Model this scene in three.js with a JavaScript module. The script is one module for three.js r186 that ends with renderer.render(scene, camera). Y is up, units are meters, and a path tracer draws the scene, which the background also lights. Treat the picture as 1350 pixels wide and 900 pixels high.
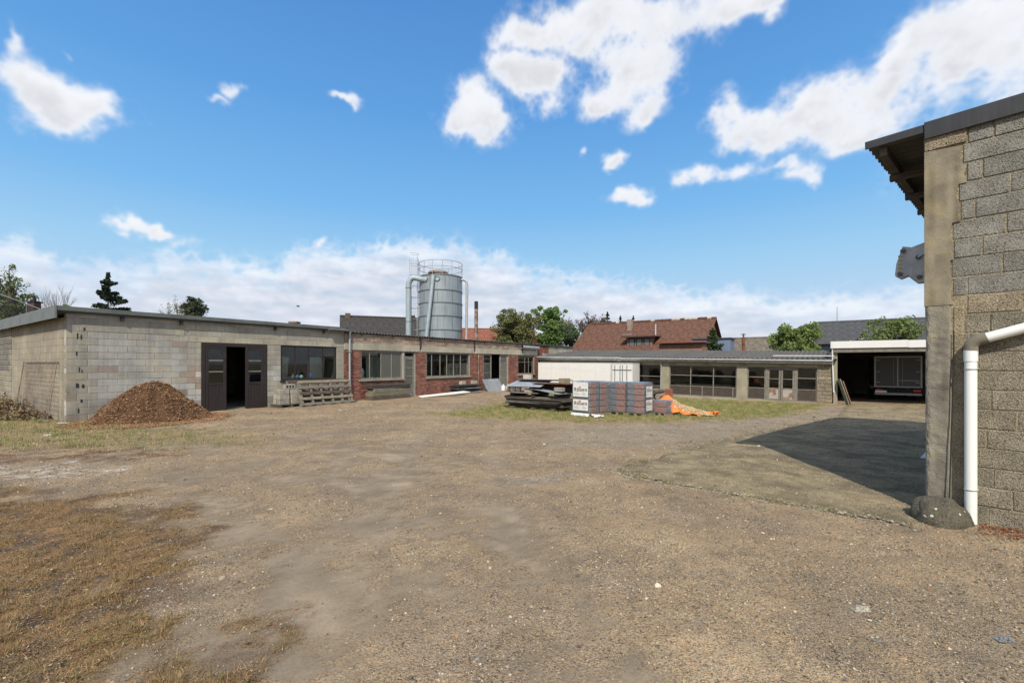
import * as THREE from 'three';
import { mergeGeometries } from 'three/addons/utils/BufferGeometryUtils.js';
import { createNoise3D, createNoise2D } from 'simplex-noise';

// ---------- camera, sky, sun, exposure ----------
const scene = new THREE.Scene();
const EYE = 1.65, FPX = 606;                                   // eye height; focal length in pixels of the 1350 px wide photograph
const camera = new THREE.PerspectiveCamera(2 * Math.atan(450 / FPX) * 180 / Math.PI, 1.5, 0.05, 3000);
camera.position.set(0, EYE, 0);
camera.lookAt(0, EYE, -10);
camera.setViewOffset(1350, 900, 0, -30, 1350, 900);            // level lens shifted so that the horizon lies a little below the middle
camera.updateProjectionMatrix();
const renderer = new THREE.WebGLRenderer({ antialias: true });
renderer.toneMapping = THREE.LinearToneMapping;
renderer.toneMappingExposure = 1.0;
renderer.shadowMap.enabled = true;
const SUN_AZ = 6, SUN_EL = 45;                                 // behind the camera, a little to its left
const rad = (d) => d * Math.PI / 180;
const sunDir = new THREE.Vector3(-Math.sin(rad(SUN_AZ)) * Math.cos(rad(SUN_EL)), Math.sin(rad(SUN_EL)), Math.cos(rad(SUN_AZ)) * Math.cos(rad(SUN_EL)));
const sun = new THREE.DirectionalLight(new THREE.Color(1, 0.92, 0.79), 5.0);
sun.position.copy(sunDir).multiplyScalar(120);
sun.castShadow = true; sun.shadow.mapSize.set(4096, 4096);
Object.assign(sun.shadow.camera, { left: -70, right: 70, top: 70, bottom: -70, near: 1, far: 300 });
scene.add(sun, sun.target);

// seeded random numbers and noise
function rng(seed) { let a = seed >>> 0; return () => { a = (a + 0x6D2B79F5) | 0; let t = Math.imul(a ^ (a >>> 15), 1 | a); t = (t + Math.imul(t ^ (t >>> 7), 61 | t)) ^ t; return ((t ^ (t >>> 14)) >>> 0) / 4294967296; }; }
const R = rng(7);
const rr = (a, b, r = R) => a + (b - a) * r();
const n3 = createNoise3D(rng(11)), n2 = createNoise2D(rng(12));
const clamp = (x, a = 0, b = 1) => Math.min(b, Math.max(a, x));
const ss = (a, b, x) => { const t = clamp((x - a) / (b - a)); return t * t * (3 - 2 * t); };
const mix = (a, b, t) => a + (b - a) * t;
const fbm2 = (x, y, o = 4) => { let s = 0, a = 0.5; for (let i = 0; i < o; i++) { s += a * n2(x, y); x = x * 2.03 + 17; y = y * 2.03 - 9; a *= 0.5; } return s; };
const fbm3 = (x, y, z, o = 5) => { let s = 0, a = 0.5; for (let i = 0; i < o; i++) { s += a * n3(x, y, z); x = x * 2.07 + 5; y = y * 2.07 + 3; z = z * 2.07 - 7; a *= 0.52; } return s; };

// the sky: blue air, cumulus and a low bank of cloud all round; azimuth (0 ahead, + to the right) and elevation in degrees
{
  const W = 2816, H = 1408, data = new Float32Array(W * H * 4);
  const puffs = [];
  const puff = (az, el, ra, re, s = 1) => puffs.push([az, el, ra, re, s]);
  for (const p of [[-47.5,22.5,2.3,1.4,1],[-45.3,22.8,2.8,1.6,1],[-43.1,22.6,2.7,1.6,1],[-41.5,22.5,1.6,1.4,1],[-45.2,21.2,2.3,1.2,1],[-47.9,25.2,0.6,1.6,0.8],[-48.1,26.4,0.5,1.0,0.6],[1.4,35.9,3.4,1.2,1],[5.7,36.5,4.9,1.9,1],[11.7,36.6,6.3,2.1,1],[18.7,35.6,6.8,2.4,1],[25.2,34.8,4.0,1.7,1],[28.6,34.4,1.6,1.0,1],[16.1,32.5,4.2,2.3,1],[13.5,30.6,3.9,2.2,1],[10.7,29.0,2.6,1.6,1],[15.9,28.0,2.1,1.6,1],[9.1,34.4,3.7,1.4,1],[2.4,32.6,4.1,2.0,1],[1.2,33.6,3.4,1.3,1],[3.5,30.7,2.8,1.5,1],[4.7,32.0,2.3,1.5,1],[-4.4,29.1,3.6,2.2,1],[-6.9,27.7,2.4,1.8,1],[-2.8,27.4,2.4,1.8,1],[-4.7,27.0,3.2,1.3,1],[25.0,26.3,2.0,1.4,1],[27.1,25.0,2.7,1.8,1],[30.4,24.2,3.2,2.0,1],[33.4,24.4,3.4,2.6,1],[35.7,22.9,3.5,2.3,1],[38.1,25.1,3.3,2.1,1],[38.1,21.6,2.7,1.4,1],[40.4,27.0,2.7,1.8,1],[39.2,26.4,1.9,1.1,1],[43.0,28.0,3.5,1.9,1],[45.4,26.5,2.8,2.4,1],[44.2,25.0,2.9,1.9,1],[46.8,27.0,1.6,1.5,1],[47.2,24.7,1.0,1.4,1],[36.3,21.1,3.1,0.9,1],[13.2,23.5,1.3,0.7,0.95],[13.6,19.4,2.0,0.7,0.8],[14.8,18.9,1.6,0.6,0.8],[20.8,20.7,1.8,0.9,0.8],[22.8,21.1,2.1,0.9,0.85],[25.2,20.6,1.7,0.7,0.7],[27.1,20.9,1.5,0.9,0.7],[31.6,19.4,1.9,1.0,0.85],[30.4,20.5,1.4,0.6,0.7],[33.4,19.0,1.1,0.7,0.6],[8.4,24.2,0.7,0.4,0.6],[-19.4,28.3,1.7,0.4,0.95],[-30.9,26.7,0.8,0.5,0.75],[-31.9,26.0,1.0,0.3,0.7],[-38.7,13.4,1.6,0.6,0.95],[-37.2,13.1,1.4,0.5,0.9],[-40.6,13.2,0.9,0.3,0.6],[-35.4,12.3,1.5,0.7,0.6],[-22.8,13.6,1.0,0.5,0.7],[-44.2,25.8,0.5,0.4,0.55],[45.9,22.2,1.4,1.0,0.6],[41.7,23.4,1.6,1.1,0.6],[40.6,22.5,1.3,1.0,0.6],[43.5,22.7,1.1,0.8,0.45]]) puff(...p);
  // unseen clouds of the same kind, more of them added to whiten the skylight
  const q = rng(5);
  for (let k = 0; k < 60; k++) {
    const az = 72 + q() * 216, el = 18 + 66 * Math.pow(q(), 1.1), big = 4 + 7 * q(), n = 3 + Math.floor(q() * 6);
    for (let j = 0; j < n; j++) { const a = az + (q() - 0.5) * big * 4, r = big * (0.5 + 0.6 * q()); puff(a > 180 ? a - 360 : a, el + (q() - 0.5) * big * 1.3, r / Math.cos(rad(el)), r * 0.7); }
  }
  const COS = [];
  const grid = new Map();                                       // puffs sorted into cells of azimuth
  for (const p of puffs) for (let c = Math.floor((p[0] - p[2] * 1.9) / 5); c <= Math.floor((p[0] + p[2] * 1.9) / 5); c++) { const k = (c + 720) % 72; if (!grid.has(k)) grid.set(k, []); grid.get(k).push(p); }
  const stops = [[0, .60, .72, .86], [6, .50, .68, .88], [12, .345, .62, .885], [18, .205, .49, .86], [28, .125, .36, .76], [40, .085, .265, .63], [60, .075, .225, .53], [90, .07, .205, .48]];
  for (let j = 0; j < H; j++) {
    const el = ((j + 0.5) / H - 0.5) * 180, cy = Math.cos(rad(el)), sy = Math.sin(rad(el));
    let k = 0; while (k < stops.length - 2 && stops[k + 1][0] < Math.max(el, 0)) k++;
    const f = clamp((Math.max(el, 0) - stops[k][0]) / (stops[k + 1][0] - stops[k][0]));
    const base = [1, 2, 3].map((c) => mix(stops[k][c], stops[k + 1][c], f));
    for (let i = 0; i < W; i++) {
      const o = (j * W + i) * 4;
      if (el < -1) { data[o] = 0.30; data[o + 1] = 0.29; data[o + 2] = 0.27; data[o + 3] = 1; continue; }
      const lon = ((i + 0.5) / W - 0.5) * 2 * Math.PI;          // atan2(z, x)
      const x = Math.cos(lon) * cy, z = Math.sin(lon) * cy, y = sy;
      const az = Math.atan2(x, -z) * 180 / Math.PI;
      let r = base[0], g = base[1], b = base[2];
      // cumulus
      const cell = el > 8 ? grid.get(((Math.floor(az / 5) + 720) % 72)) : null;
      let near = false; if (cell) for (const p of cell) { let da = az - p[0]; if (da > 180) da -= 360; if (da < -180) da += 360; if (Math.abs(da) < p[2] * 1.9 + 3 && Math.abs(el - p[1]) < p[3] * 1.9 + 2) { near = true; break; } }
      if (near) {
      const w1 = fbm3(x * 8, y * 8, z * 8, 4), w2 = fbm3(x * 8 + 40, y * 8, z * 8, 4);
      const az2 = az + w1 * 2.0 / Math.max(cy, 0.2), el2 = el + w2 * 1.7;
      let d = 0, low = 0, wsum = 0;
      for (const p of cell) {
        let da = az2 - p[0]; if (da > 180) da -= 360; if (da < -180) da += 360;
        const dx = da / p[2], dy = (el2 - p[1]) / p[3], q2 = dx * dx + dy * dy;
        if (q2 < 3) { const m = Math.exp(-q2 * 0.80) * p[4]; d += m * m * m; low += m * dy; wsum += m; }
      }
      d = Math.cbrt(d) * 1.12;
      if (d > 0.06) {
        const n = fbm3(x * 12, y * 14, z * 12, 5), nb = fbm3(x * 38, y * 42, z * 38, 5);
        const t = Math.min(d, 1.2) + n * 0.36 + (0.5 - Math.abs(nb) * 1.6) * 0.17;
        const a = 0.72 * ss(0.16, 1.08, t) + 0.28 * ss(0.42, 0.92, t);
        const thick = ss(0.75, 1.35, t);
        const under = clamp(-low / Math.max(wsum, 1e-3) * 0.5 + 0.28);
        const sh = 0.97 - 0.30 * under * thick - 0.12 * ss(-0.35, 0.5, fbm3(x * 11 + 9, y * 14 - 3, z * 11, 4)) * (0.25 + 0.75 * thick);
        const c = [0.97 * sh, 0.975 * sh + 0.008, Math.min(1, 0.985 * sh + 0.035)];
        r = mix(r, c[0], a * 0.97); g = mix(g, c[1], a * 0.97); b = mix(b, c[2], a * 0.97);
      } }
      // the low bank
      if (el < bankTop(az) + 3.2) {
        const bn = fbm3(x * 22, y * 26, z * 22, 5), top = bankTop(az) + fbm3(x * 6, 3, z * 6, 3) * 2.0 + (0.45 - Math.abs(bn) * 1.7) * 1.5 - 0.1;
        let a = 0.55 * ss(-1.2, 3.4, top - el) + 0.45 * ss(-0.4, 1.6, top - el);
        const streak = fbm3(x * 4, y * 22, z * 4, 4), fine = fbm3(x * 12, y * 34, z * 12, 5);
        a *= clamp(0.86 + streak * 0.42 + fine * 0.26);
        const sh = 0.77 + 0.14 * fine + 0.13 * streak + 0.22 * ss(4.2, 0.4, top - el);
        const c = [clamp(sh * 0.93, 0, 0.98), clamp(sh * 0.95 + 0.01, 0, 0.985), clamp(sh * 0.97 + 0.075, 0, 1)];
        r = mix(r, c[0], a * 0.92); g = mix(g, c[1], a * 0.92); b = mix(b, c[2], a * 0.92);
      }
      data[o] = r; data[o + 1] = g; data[o + 2] = b; data[o + 3] = 1;
    }
  }
  function bankTop(az) {
    const pts = [[-180, 11.5], [-110, 12], [-60, 10], [-48, 9.8], [-38, 10.2], [-30, 11.2], [-21, 13.2], [-15, 15.2], [-12, 15.9], [-7, 15.2], [-2, 13.0], [3, 12.0], [8, 10.2], [20, 8.8], [33, 7.6], [42, 7.2], [60, 9], [120, 11], [180, 11.5]];
    let i = 0; while (i < pts.length - 2 && pts[i + 1][0] < az) i++;
    return mix(pts[i][1], pts[i + 1][1], ss(pts[i][0], pts[i + 1][0], az));
  }
  const sky = new THREE.DataTexture(data, W, H, THREE.RGBAFormat, THREE.FloatType);
  sky.mapping = THREE.EquirectangularReflectionMapping; sky.magFilter = THREE.LinearFilter; sky.minFilter = THREE.LinearFilter; sky.wrapS = THREE.RepeatWrapping; sky.needsUpdate = true;
  scene.background = sky; scene.environment = sky;
}

// ---------- textures (tileable, tone around the middle) and materials ----------
function tex(n, size, fn, srgb = false) {                        // fn(u, v) in 0..1 gives [r, g, b] or a number
  const d = new Uint8Array(n * n * 4);
  for (let j = 0; j < n; j++) for (let i = 0; i < n; i++) { const c = fn((i + 0.5) / n, (j + 0.5) / n, i, j), o = (j * n + i) * 4, a = Array.isArray(c) ? c : [c, c, c]; for (let k = 0; k < 3; k++) d[o + k] = clamp(a[k]) * 255; d[o + 3] = 255; }
  const t = new THREE.DataTexture(d, n, n); t.wrapS = t.wrapT = THREE.RepeatWrapping; t.magFilter = THREE.LinearFilter; t.minFilter = THREE.LinearMipmapLinearFilter; t.generateMipmaps = true;
  if (srgb) t.colorSpace = THREE.SRGBColorSpace;
  t.repeat.set(1 / size, 1 / size); t.needsUpdate = true; return t;
}
// lattice value noise that wraps every p cells
function vnoise(seed) { const q = rng(seed), T = new Float32Array(65536); for (let i = 0; i < 65536; i++) T[i] = q(); return (x, y, p) => { const xi = Math.floor(x), yi = Math.floor(y), fx = x - xi, fy = y - yi, a = fx * fx * (3 - 2 * fx), b = fy * fy * (3 - 2 * fy), w = (v) => ((v % p) + p) % p; const h = (i, j) => T[(w(i) * 251 + w(j) * 7919 + p * 31) & 65535]; return mix(mix(h(xi, yi), h(xi + 1, yi), a), mix(h(xi, yi + 1), h(xi + 1, yi + 1), a), b); }; }
const vn = vnoise(3), vm = vnoise(4);
const tfbm = (u, v, p, o = 4, f = vn) => { let s = 0, a = 0.5, t = 0; for (let i = 0; i < o; i++) { s += a * f(u * p, v * p, p); t += a; a *= 0.55; p *= 2; } return s / t; };

const concreteT = tex(1024, 2, (u, v) => { const m = tfbm(u, v, 4, 6), f = vm(u * 512, v * 512, 512), s = vm(u * 200, v * 200, 200); const t = 0.62 + 0.5 * (m - 0.5) + 0.16 * (f - 0.5) + (s > 0.86 ? -0.12 : 0); return [t, t * (0.985 + 0.03 * vm(u * 6, v * 6, 6)), t * (0.93 + 0.1 * tfbm(u, v, 5, 2, vm))]; });
const concreteB = tex(512, 1, (u, v) => 0.5 + 0.5 * (tfbm(u, v, 24, 4) - 0.5) + 0.3 * (vm(u * 180, v * 180, 180) - 0.5));
const cinderT = tex(1024, 1, (u, v) => { const g = vm(u * 150, v * 150, 150), h = vn(u * 330, v * 330, 330), m = tfbm(u, v, 6, 3); let t = 0.56 + 0.42 * (m - 0.5) + 0.42 * (g - 0.5) + 0.35 * (h - 0.5); if (h > 0.9) t += 0.22; if (g < 0.16) t -= 0.18; return [t, t * 0.985, t * 0.95]; });
const cinderB = tex(1024, 1, (u, v) => { const g = vm(u * 150, v * 150, 150), h = vn(u * 330, v * 330, 330); return 0.5 + 0.6 * (g - 0.5) + 0.4 * (h - 0.5) - (g < 0.16 ? 0.25 : 0); });
const gravelT = tex(1536, 1.95, (u, v) => {
  const m = tfbm(u, v, 5, 5), a = vm(u * 172, v * 172, 172), b = vn(u * 345, v * 345, 345), c = vm(u * 570, v * 570, 570), h = vn(u * 88 + 0.3, v * 88, 88);
  let t = 0.56 + 0.34 * (m - 0.5) + 0.30 * (a - 0.5) + 0.34 * (b - 0.5) + 0.28 * (c - 0.5), w = 0;
  if (b > 0.90) { t += 0.28; } if (c > 0.94) { t += 0.25; } if (a < 0.14) t -= 0.20;
  w = (h - 0.5) * 0.10 + (vm(u * 225, v * 225, 225) - 0.5) * 0.10;
  return [t * (1 + w), t, t * (1 - w)];
});
const gravelB = tex(1536, 1.95, (u, v) => { const a = vm(u * 172, v * 172, 172), b = vn(u * 345, v * 345, 345), c = vm(u * 570, v * 570, 570); return 0.5 + 0.42 * (a - 0.5) + 0.4 * (b - 0.5) + 0.25 * (c - 0.5) + 0.4 * (vn(u * 30, v * 30, 30) - 0.5); });
const dirtT = tex(1024, 2.2, (u, v) => { const m = tfbm(u, v, 6, 6), f = vm(u * 400, v * 400, 400), g = vn(u * 120, v * 120, 120); let t = 0.60 + 0.42 * (m - 0.5) + 0.10 * (f - 0.5) + 0.10 * (g - 0.5); if (f > 0.965) t += 0.2; if (f < 0.02) t -= 0.15; return [t, t * 0.985, t * 0.965]; });
const wallT = tex(1024, 4.5, (u, v) => { const st = tfbm(u, v, 5, 6), run = vm(u * 60, v * 2, 60) * 0.6 + vn(u * 150, v * 4, 150) * 0.4, m = tfbm(u, v, 11, 5, vm), f = vn(u * 420, v * 420, 420); const t = 0.62 + 0.50 * (st - 0.5) + 0.20 * (run - 0.5) + 0.30 * (m - 0.5) + 0.16 * (f - 0.5), w = ss(0.52, 0.72, m) * 0.10; return [t * (1 + w * 0.3), t, t * (1 - w)]; });
const paintT = tex(512, 3, (u, v) => { const run = vm(u * 70, v * 2, 70), m = tfbm(u, v, 5, 4); const t = 0.93 + 0.10 * (m - 0.5) - 0.14 * ss(0.72, 1, run) * ss(0.3, 0.7, m); return [t, t * 0.995, t * 0.98]; });
const siloT = tex(512, 3.2, (u, v) => { const run = vm(u * 80, v * 2, 80), r2 = vn(u * 30, v * 1, 30), m = tfbm(u, v, 6, 4); const t = 0.74 + 0.2 * (m - 0.5) + 0.18 * (run - 0.5), k = ss(0.78, 0.98, r2) * ss(0.45, 0.65, m) * 0.5; return [t * (1 - 0.25 * k), t * (1 - 0.45 * k), t * (1 - 0.6 * k)]; });
const woodT = tex(512, 1.2, (u, v) => { const w = tfbm(u, v, 3, 2) * 0.25, g = vn((u + 0) * 6, (v + w * 0.2) * 128, 128), s = vm(u * 10, v * 256, 256); const t = 0.58 + 0.34 * (g - 0.5) + 0.28 * (s - 0.5) + 0.3 * (tfbm(u, v, 6, 3) - 0.5); return [t, t * 0.99, t * 0.96]; });
const metalT = tex(512, 1.5, (u, v) => { const c = tfbm(u, v, 12, 3), st = vm(u * 90, v * 3, 90); const t = 0.72 + 0.22 * (c - 0.5) + 0.16 * (st - 0.5) + 0.2 * (tfbm(u, v, 3, 3, vm) - 0.5); return [t * 0.99, t, t * 1.01]; });
const rustT = tex(512, 1, (u, v) => { const m = tfbm(u, v, 5, 5), k = ss(0.5, 0.68, m); const t = 0.7 + 0.4 * (tfbm(u, v, 20, 3, vm) - 0.5); return [mix(t, 0.62 * t, k), mix(t, 0.36 * t, k), mix(t, 0.22 * t, k)]; });
const tileT = tex(512, 1.6, (u, v) => { const row = Math.floor(v * 8), col = Math.floor(u * 8 + (row % 2) * 0.5), h = vm(col * 1.0 + 0.01, row * 1.0 + 0.01, 8); const t = 0.62 + 0.3 * (h - 0.5) + 0.35 * (tfbm(u, v, 8, 4) - 0.5); return [t, t * (0.95 + 0.06 * h), t * 0.94]; });

const stainT = tex(512, 1.3, (u, v) => { const st = tfbm(u * 1, v * 0.25 * 0 + v, 4, 5), run = vm(u * 26, v * 3, 26), m = tfbm(u, v, 9, 4, vm), f = vn(u * 200, v * 200, 200); const t = 0.62 + 0.62 * (st - 0.5) + 0.34 * (run - 0.5) + 0.3 * (m - 0.5) + 0.12 * (f - 0.5), w = ss(0.55, 0.75, m) * 0.14; return [t * (1 + w * 0.4), t, t * (1 - w)]; });
const lin = (r, g, b) => new THREE.Color().setRGB(r, g, b);
const mat = (c, o = {}) => new THREE.MeshStandardMaterial({ color: lin(...c), roughness: 0.9, metalness: 0, side: THREE.DoubleSide, ...o });
const C = (c, k = 1, o = {}) => mat(c, { map: concreteT, bumpMap: concreteB, bumpScale: 0.006 * k, roughness: 0.95, ...o });
const Wl = (c, k = 1) => mat(c, { map: wallT, bumpMap: concreteB, bumpScale: 0.006 * k, roughness: 0.95 });
const M = {};
M.blocks = [[.46, .44, .38], [.45, .435, .385], [.465, .445, .38], [.43, .415, .37], [.445, .42, .355], [.49, .475, .435]].map((c) => Wl(c));
M.infill = [[.505, .50, .475], [.52, .515, .495], [.49, .485, .455], [.485, .46, .41], [.535, .53, .51], [.50, .49, .455]].map((c) => Wl(c));
M.endblocks = [[.385, .345, .27], [.365, .33, .26], [.40, .36, .285], [.355, .32, .25]].map((c) => Wl(c));
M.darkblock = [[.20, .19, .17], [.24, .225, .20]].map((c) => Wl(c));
M.mortar = Wl([.56, .54, .49]); M.paleMortar = C([.62, .60, .55]);
M.lintel = Wl([.54, .51, .42]); M.slab = C([.43, .395, .30], 1.4);
M.pinkwash = Wl([.42, .35, .31]); M.whitewash = Wl([.62, .61, .59]);
M.cinder = [[.345, .34, .305], [.32, .315, .285], [.37, .36, .325], [.30, .295, .265]].map((c) => mat(c, { map: cinderT, bumpMap: cinderB, bumpScale: 0.007, roughness: 1 }));
M.oldblock = [[.46, .385, .265], [.42, .35, .245], [.49, .415, .30], [.38, .335, .25]].map((c) => mat(c, { map: cinderT, bumpMap: cinderB, bumpScale: 0.014, roughness: 1 }));
M.oldblockLow = [[.385, .345, .265], [.345, .315, .245], [.42, .375, .29]].map((c) => mat(c, { map: cinderT, bumpMap: cinderB, bumpScale: 0.012, roughness: 1 }));
M.oldmortar = mat([.47, .40, .275], { map: cinderT, bumpMap: cinderB, bumpScale: 0.010, roughness: 1 });
M.render = mat([.34, .30, .215], { map: stainT, bumpMap: concreteB, bumpScale: 0.006, roughness: 0.95 }); M.pier = mat([.32, .295, .235], { map: stainT, bumpMap: concreteB, bumpScale: 0.012, roughness: 0.95 });
M.roofFelt = mat([.10, .105, .11], { map: concreteT }); M.fascia = mat([.155, .175, .165], { map: metalT, roughness: 0.5, metalness: 0.2 });
M.darkFascia = mat([.055, .057, .062], { map: metalT, roughness: 0.45, metalness: 0.2 });
M.corrugated = mat([.135, .13, .125], { map: concreteT, bumpMap: concreteB, bumpScale: 0.005 });
M.zinc = mat([.52, .55, .57], { map: metalT, roughness: 0.42, metalness: 0.55 });
M.zincDull = mat([.46, .48, .49], { map: metalT, roughness: 0.6, metalness: 0.3 });
M.silo = mat([.36, .42, .455], { map: siloT, roughness: 0.42, metalness: 0.35 });
M.siloDark = mat([.20, .23, .24], { map: metalT, roughness: 0.5, metalness: 0.4 });
M.siloPipe = mat([.42, .50, .54], { map: metalT, roughness: 0.45, metalness: 0.25 });
M.rusty = mat([.34, .30, .27], { map: rustT, roughness: 0.8, metalness: 0.1 });
M.rust = mat([.24, .10, .05], { map: rustT });
M.white = mat([.66, .665, .67], { map: paintT, roughness: 0.5 });
M.pvc = mat([.78, .82, .80], { map: paintT, roughness: 0.32 });
M.paintedWood = mat([.62, .61, .58], { map: woodT });
M.greyWood = mat([.27, .25, .22], { map: woodT, bumpMap: woodT, bumpScale: 0.004 });
M.darkWood = mat([.14, .115, .095], { map: woodT, bumpMap: woodT, bumpScale: 0.004 });
M.blackWood = mat([.07, .062, .055], { map: woodT, bumpMap: woodT, bumpScale: 0.004 });
M.paleWood = mat([.38, .335, .26], { map: woodT, bumpMap: woodT, bumpScale: 0.004 });
M.mossWood = mat([.27, .25, .17], { map: woodT, bumpMap: woodT, bumpScale: 0.004 });
M.maroon = mat([.034, .024, .024], { map: woodT, roughness: 0.6 });
M.winGrey = mat([.34, .325, .30], { map: woodT, roughness: 0.8 });
M.winBrown = mat([.29, .265, .235], { map: woodT, roughness: 0.8 });
M.panelBrown = mat([.08, .062, .05], { map: woodT, roughness: 0.75 });
M.glass = new THREE.MeshPhysicalMaterial({ color: lin(.78, .82, .80), transmission: 1, thickness: 0, roughness: 0.03, ior: 1.45, side: THREE.DoubleSide });
M.dirtyGlass = new THREE.MeshPhysicalMaterial({ color: lin(.50, .51, .48), transmission: 0.82, thickness: 0, roughness: 0.12, ior: 1.45, side: THREE.DoubleSide });
M.inside = mat([.38, .36, .32], { map: concreteT }); M.black = mat([.02, .02, .022]);
M.redTile = mat([.30, .11, .07], { map: tileT }); M.brownTile = mat([.165, .078, .053], { map: tileT }); M.darkTile = mat([.055, .052, .055], { map: tileT }); M.slate = mat([.085, .09, .10], { map: tileT }); M.greyTile = mat([.20, .175, .14], { map: tileT });
M.bark = mat([.13, .11, .09], { map: woodT }); M.paleBark = mat([.26, .24, .21], { map: woodT });
M.brickVC = mat([1, 1, 1], { map: concreteT, vertexColors: true });
M.orangeTile = mat([.80, .33, .20]); M.orange = mat([.85, .20, .035], { roughness: 0.55 });

// ---------- geometry helpers ----------
function plain(g) { const n = g.index ? g.toNonIndexed() : g.clone(); for (const k of Object.keys(n.attributes)) if (!['position', 'normal', 'color'].includes(k)) n.deleteAttribute(k); return n; }
function boxUV(g, du = 0, dv = 0) {                              // texture coordinates in metres by the way each face points
  const p = g.attributes.position, uv = new Float32Array(p.count * 2), a = new THREE.Vector3(), b = new THREE.Vector3(), c = new THREE.Vector3();
  for (let i = 0; i < p.count; i += 3) {
    a.fromBufferAttribute(p, i); b.fromBufferAttribute(p, i + 1).sub(a); c.fromBufferAttribute(p, i + 2).sub(a); b.cross(c);
    const x = Math.abs(b.x), y = Math.abs(b.y), z = Math.abs(b.z);
    for (let k = 0; k < 3; k++) { const X = p.getX(i + k), Y = p.getY(i + k), Z = p.getZ(i + k), o = (i + k) * 2; if (z >= x && z >= y) { uv[o] = X + du; uv[o + 1] = Y + dv; } else if (y >= x) { uv[o] = X + du; uv[o + 1] = Z + dv; } else { uv[o] = Z + du; uv[o + 1] = Y + dv; } }
  }
  g.setAttribute('uv', new THREE.BufferAttribute(uv, 2)); return g;
}
let uvSeed = rng(21);
function merge(list, du, dv) { const l = (Array.isArray(list) ? list : [list]).map(plain); const g = l.length > 1 ? mergeGeometries(l) : l[0]; return boxUV(g, du ?? uvSeed() * 7, dv ?? uvSeed() * 7); }
// a box from corner to corner with chamfered edges
function bx(x0, x1, y0, y1, z0, z1, c = 0.004) {
  const w = x1 - x0, h = y1 - y0, d = z1 - z0; c = Math.min(c, w * 0.3, h * 0.3, d * 0.3);
  if (c < 0.0015) { const g = new THREE.BoxGeometry(w, h, d); g.translate((x0 + x1) / 2, (y0 + y1) / 2, (z0 + z1) / 2); return g; }
  return chamfer(w, h, d, c).translate((x0 + x1) / 2, (y0 + y1) / 2, (z0 + z1) / 2);
}
function chamfer(w, h, d, c) {
  const P = [], S = [w / 2, h / 2, d / 2], q = (...v) => { const n = new THREE.Vector3().subVectors(v[1], v[0]).cross(new THREE.Vector3().subVectors(v[2], v[0])); const m = v.reduce((s, p) => s.add(p), new THREE.Vector3()); if (n.dot(m) < 0) v.reverse(); P.push(v[0], v[1], v[2]); if (v[3]) P.push(v[0], v[2], v[3]); };
  const vert = (ax, s) => { const p = [s[0] * S[0], s[1] * S[1], s[2] * S[2]]; for (let k = 0; k < 3; k++) if (k !== ax) p[k] -= s[k] * c; return new THREE.Vector3(...p); };
  for (let ax = 0; ax < 3; ax++) for (const e of [-1, 1]) { const s = (a, b) => { const r = [0, 0, 0]; r[ax] = e; r[(ax + 1) % 3] = a; r[(ax + 2) % 3] = b; return r; }; q(vert(ax, s(-1, -1)), vert(ax, s(1, -1)), vert(ax, s(1, 1)), vert(ax, s(-1, 1))); }
  for (let ax = 0; ax < 3; ax++) for (const a of [-1, 1]) for (const b of [-1, 1]) { const s = (e) => { const r = [0, 0, 0]; r[ax] = e; r[(ax + 1) % 3] = a; r[(ax + 2) % 3] = b; return r; }; const k1 = (ax + 1) % 3, k2 = (ax + 2) % 3; q(vert(k1, s(-1)), vert(k1, s(1)), vert(k2, s(1)), vert(k2, s(-1))); }
  for (const a of [-1, 1]) for (const b of [-1, 1]) for (const e of [-1, 1]) q(vert(0, [a, b, e]), vert(1, [a, b, e]), vert(2, [a, b, e]));
  const g = new THREE.BufferGeometry().setFromPoints(P); g.computeVertexNormals(); return g;
}
const V = (x, y, z) => new THREE.Vector3(x, y, z);
// a bar of w x h section from a to b
function bar(a, b, w, h = w, c = 0.003) { const L = a.distanceTo(b), g = bx(-w / 2, w / 2, -h / 2, h / 2, 0, L, c), m = new THREE.Matrix4().lookAt(b, a, Math.abs(b.y - a.y) > L * 0.98 ? V(1, 0, 0.01) : V(0, 1, 0)); g.applyMatrix4(m); return g.translate(a.x, a.y, a.z); }
function tube(pts, r, seg = 10, along = 0, closed = false) { const c = pts.length > 2 ? new THREE.CatmullRomCurve3(pts, closed, 'centripetal') : new THREE.LineCurve3(pts[0], pts[1]); return new THREE.TubeGeometry(c, along || (pts.length > 2 ? pts.length * 5 : 1), r, seg, closed); }
function rod(a, b, r0, r1 = r0, seg = 8, open = false) { const L = a.distanceTo(b), g = new THREE.CylinderGeometry(r1, r0, L, seg, 1, open); g.translate(0, L / 2, 0); g.applyQuaternion(new THREE.Quaternion().setFromUnitVectors(V(0, 1, 0), b.clone().sub(a).normalize())); return g.translate(a.x, a.y, a.z); }
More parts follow.
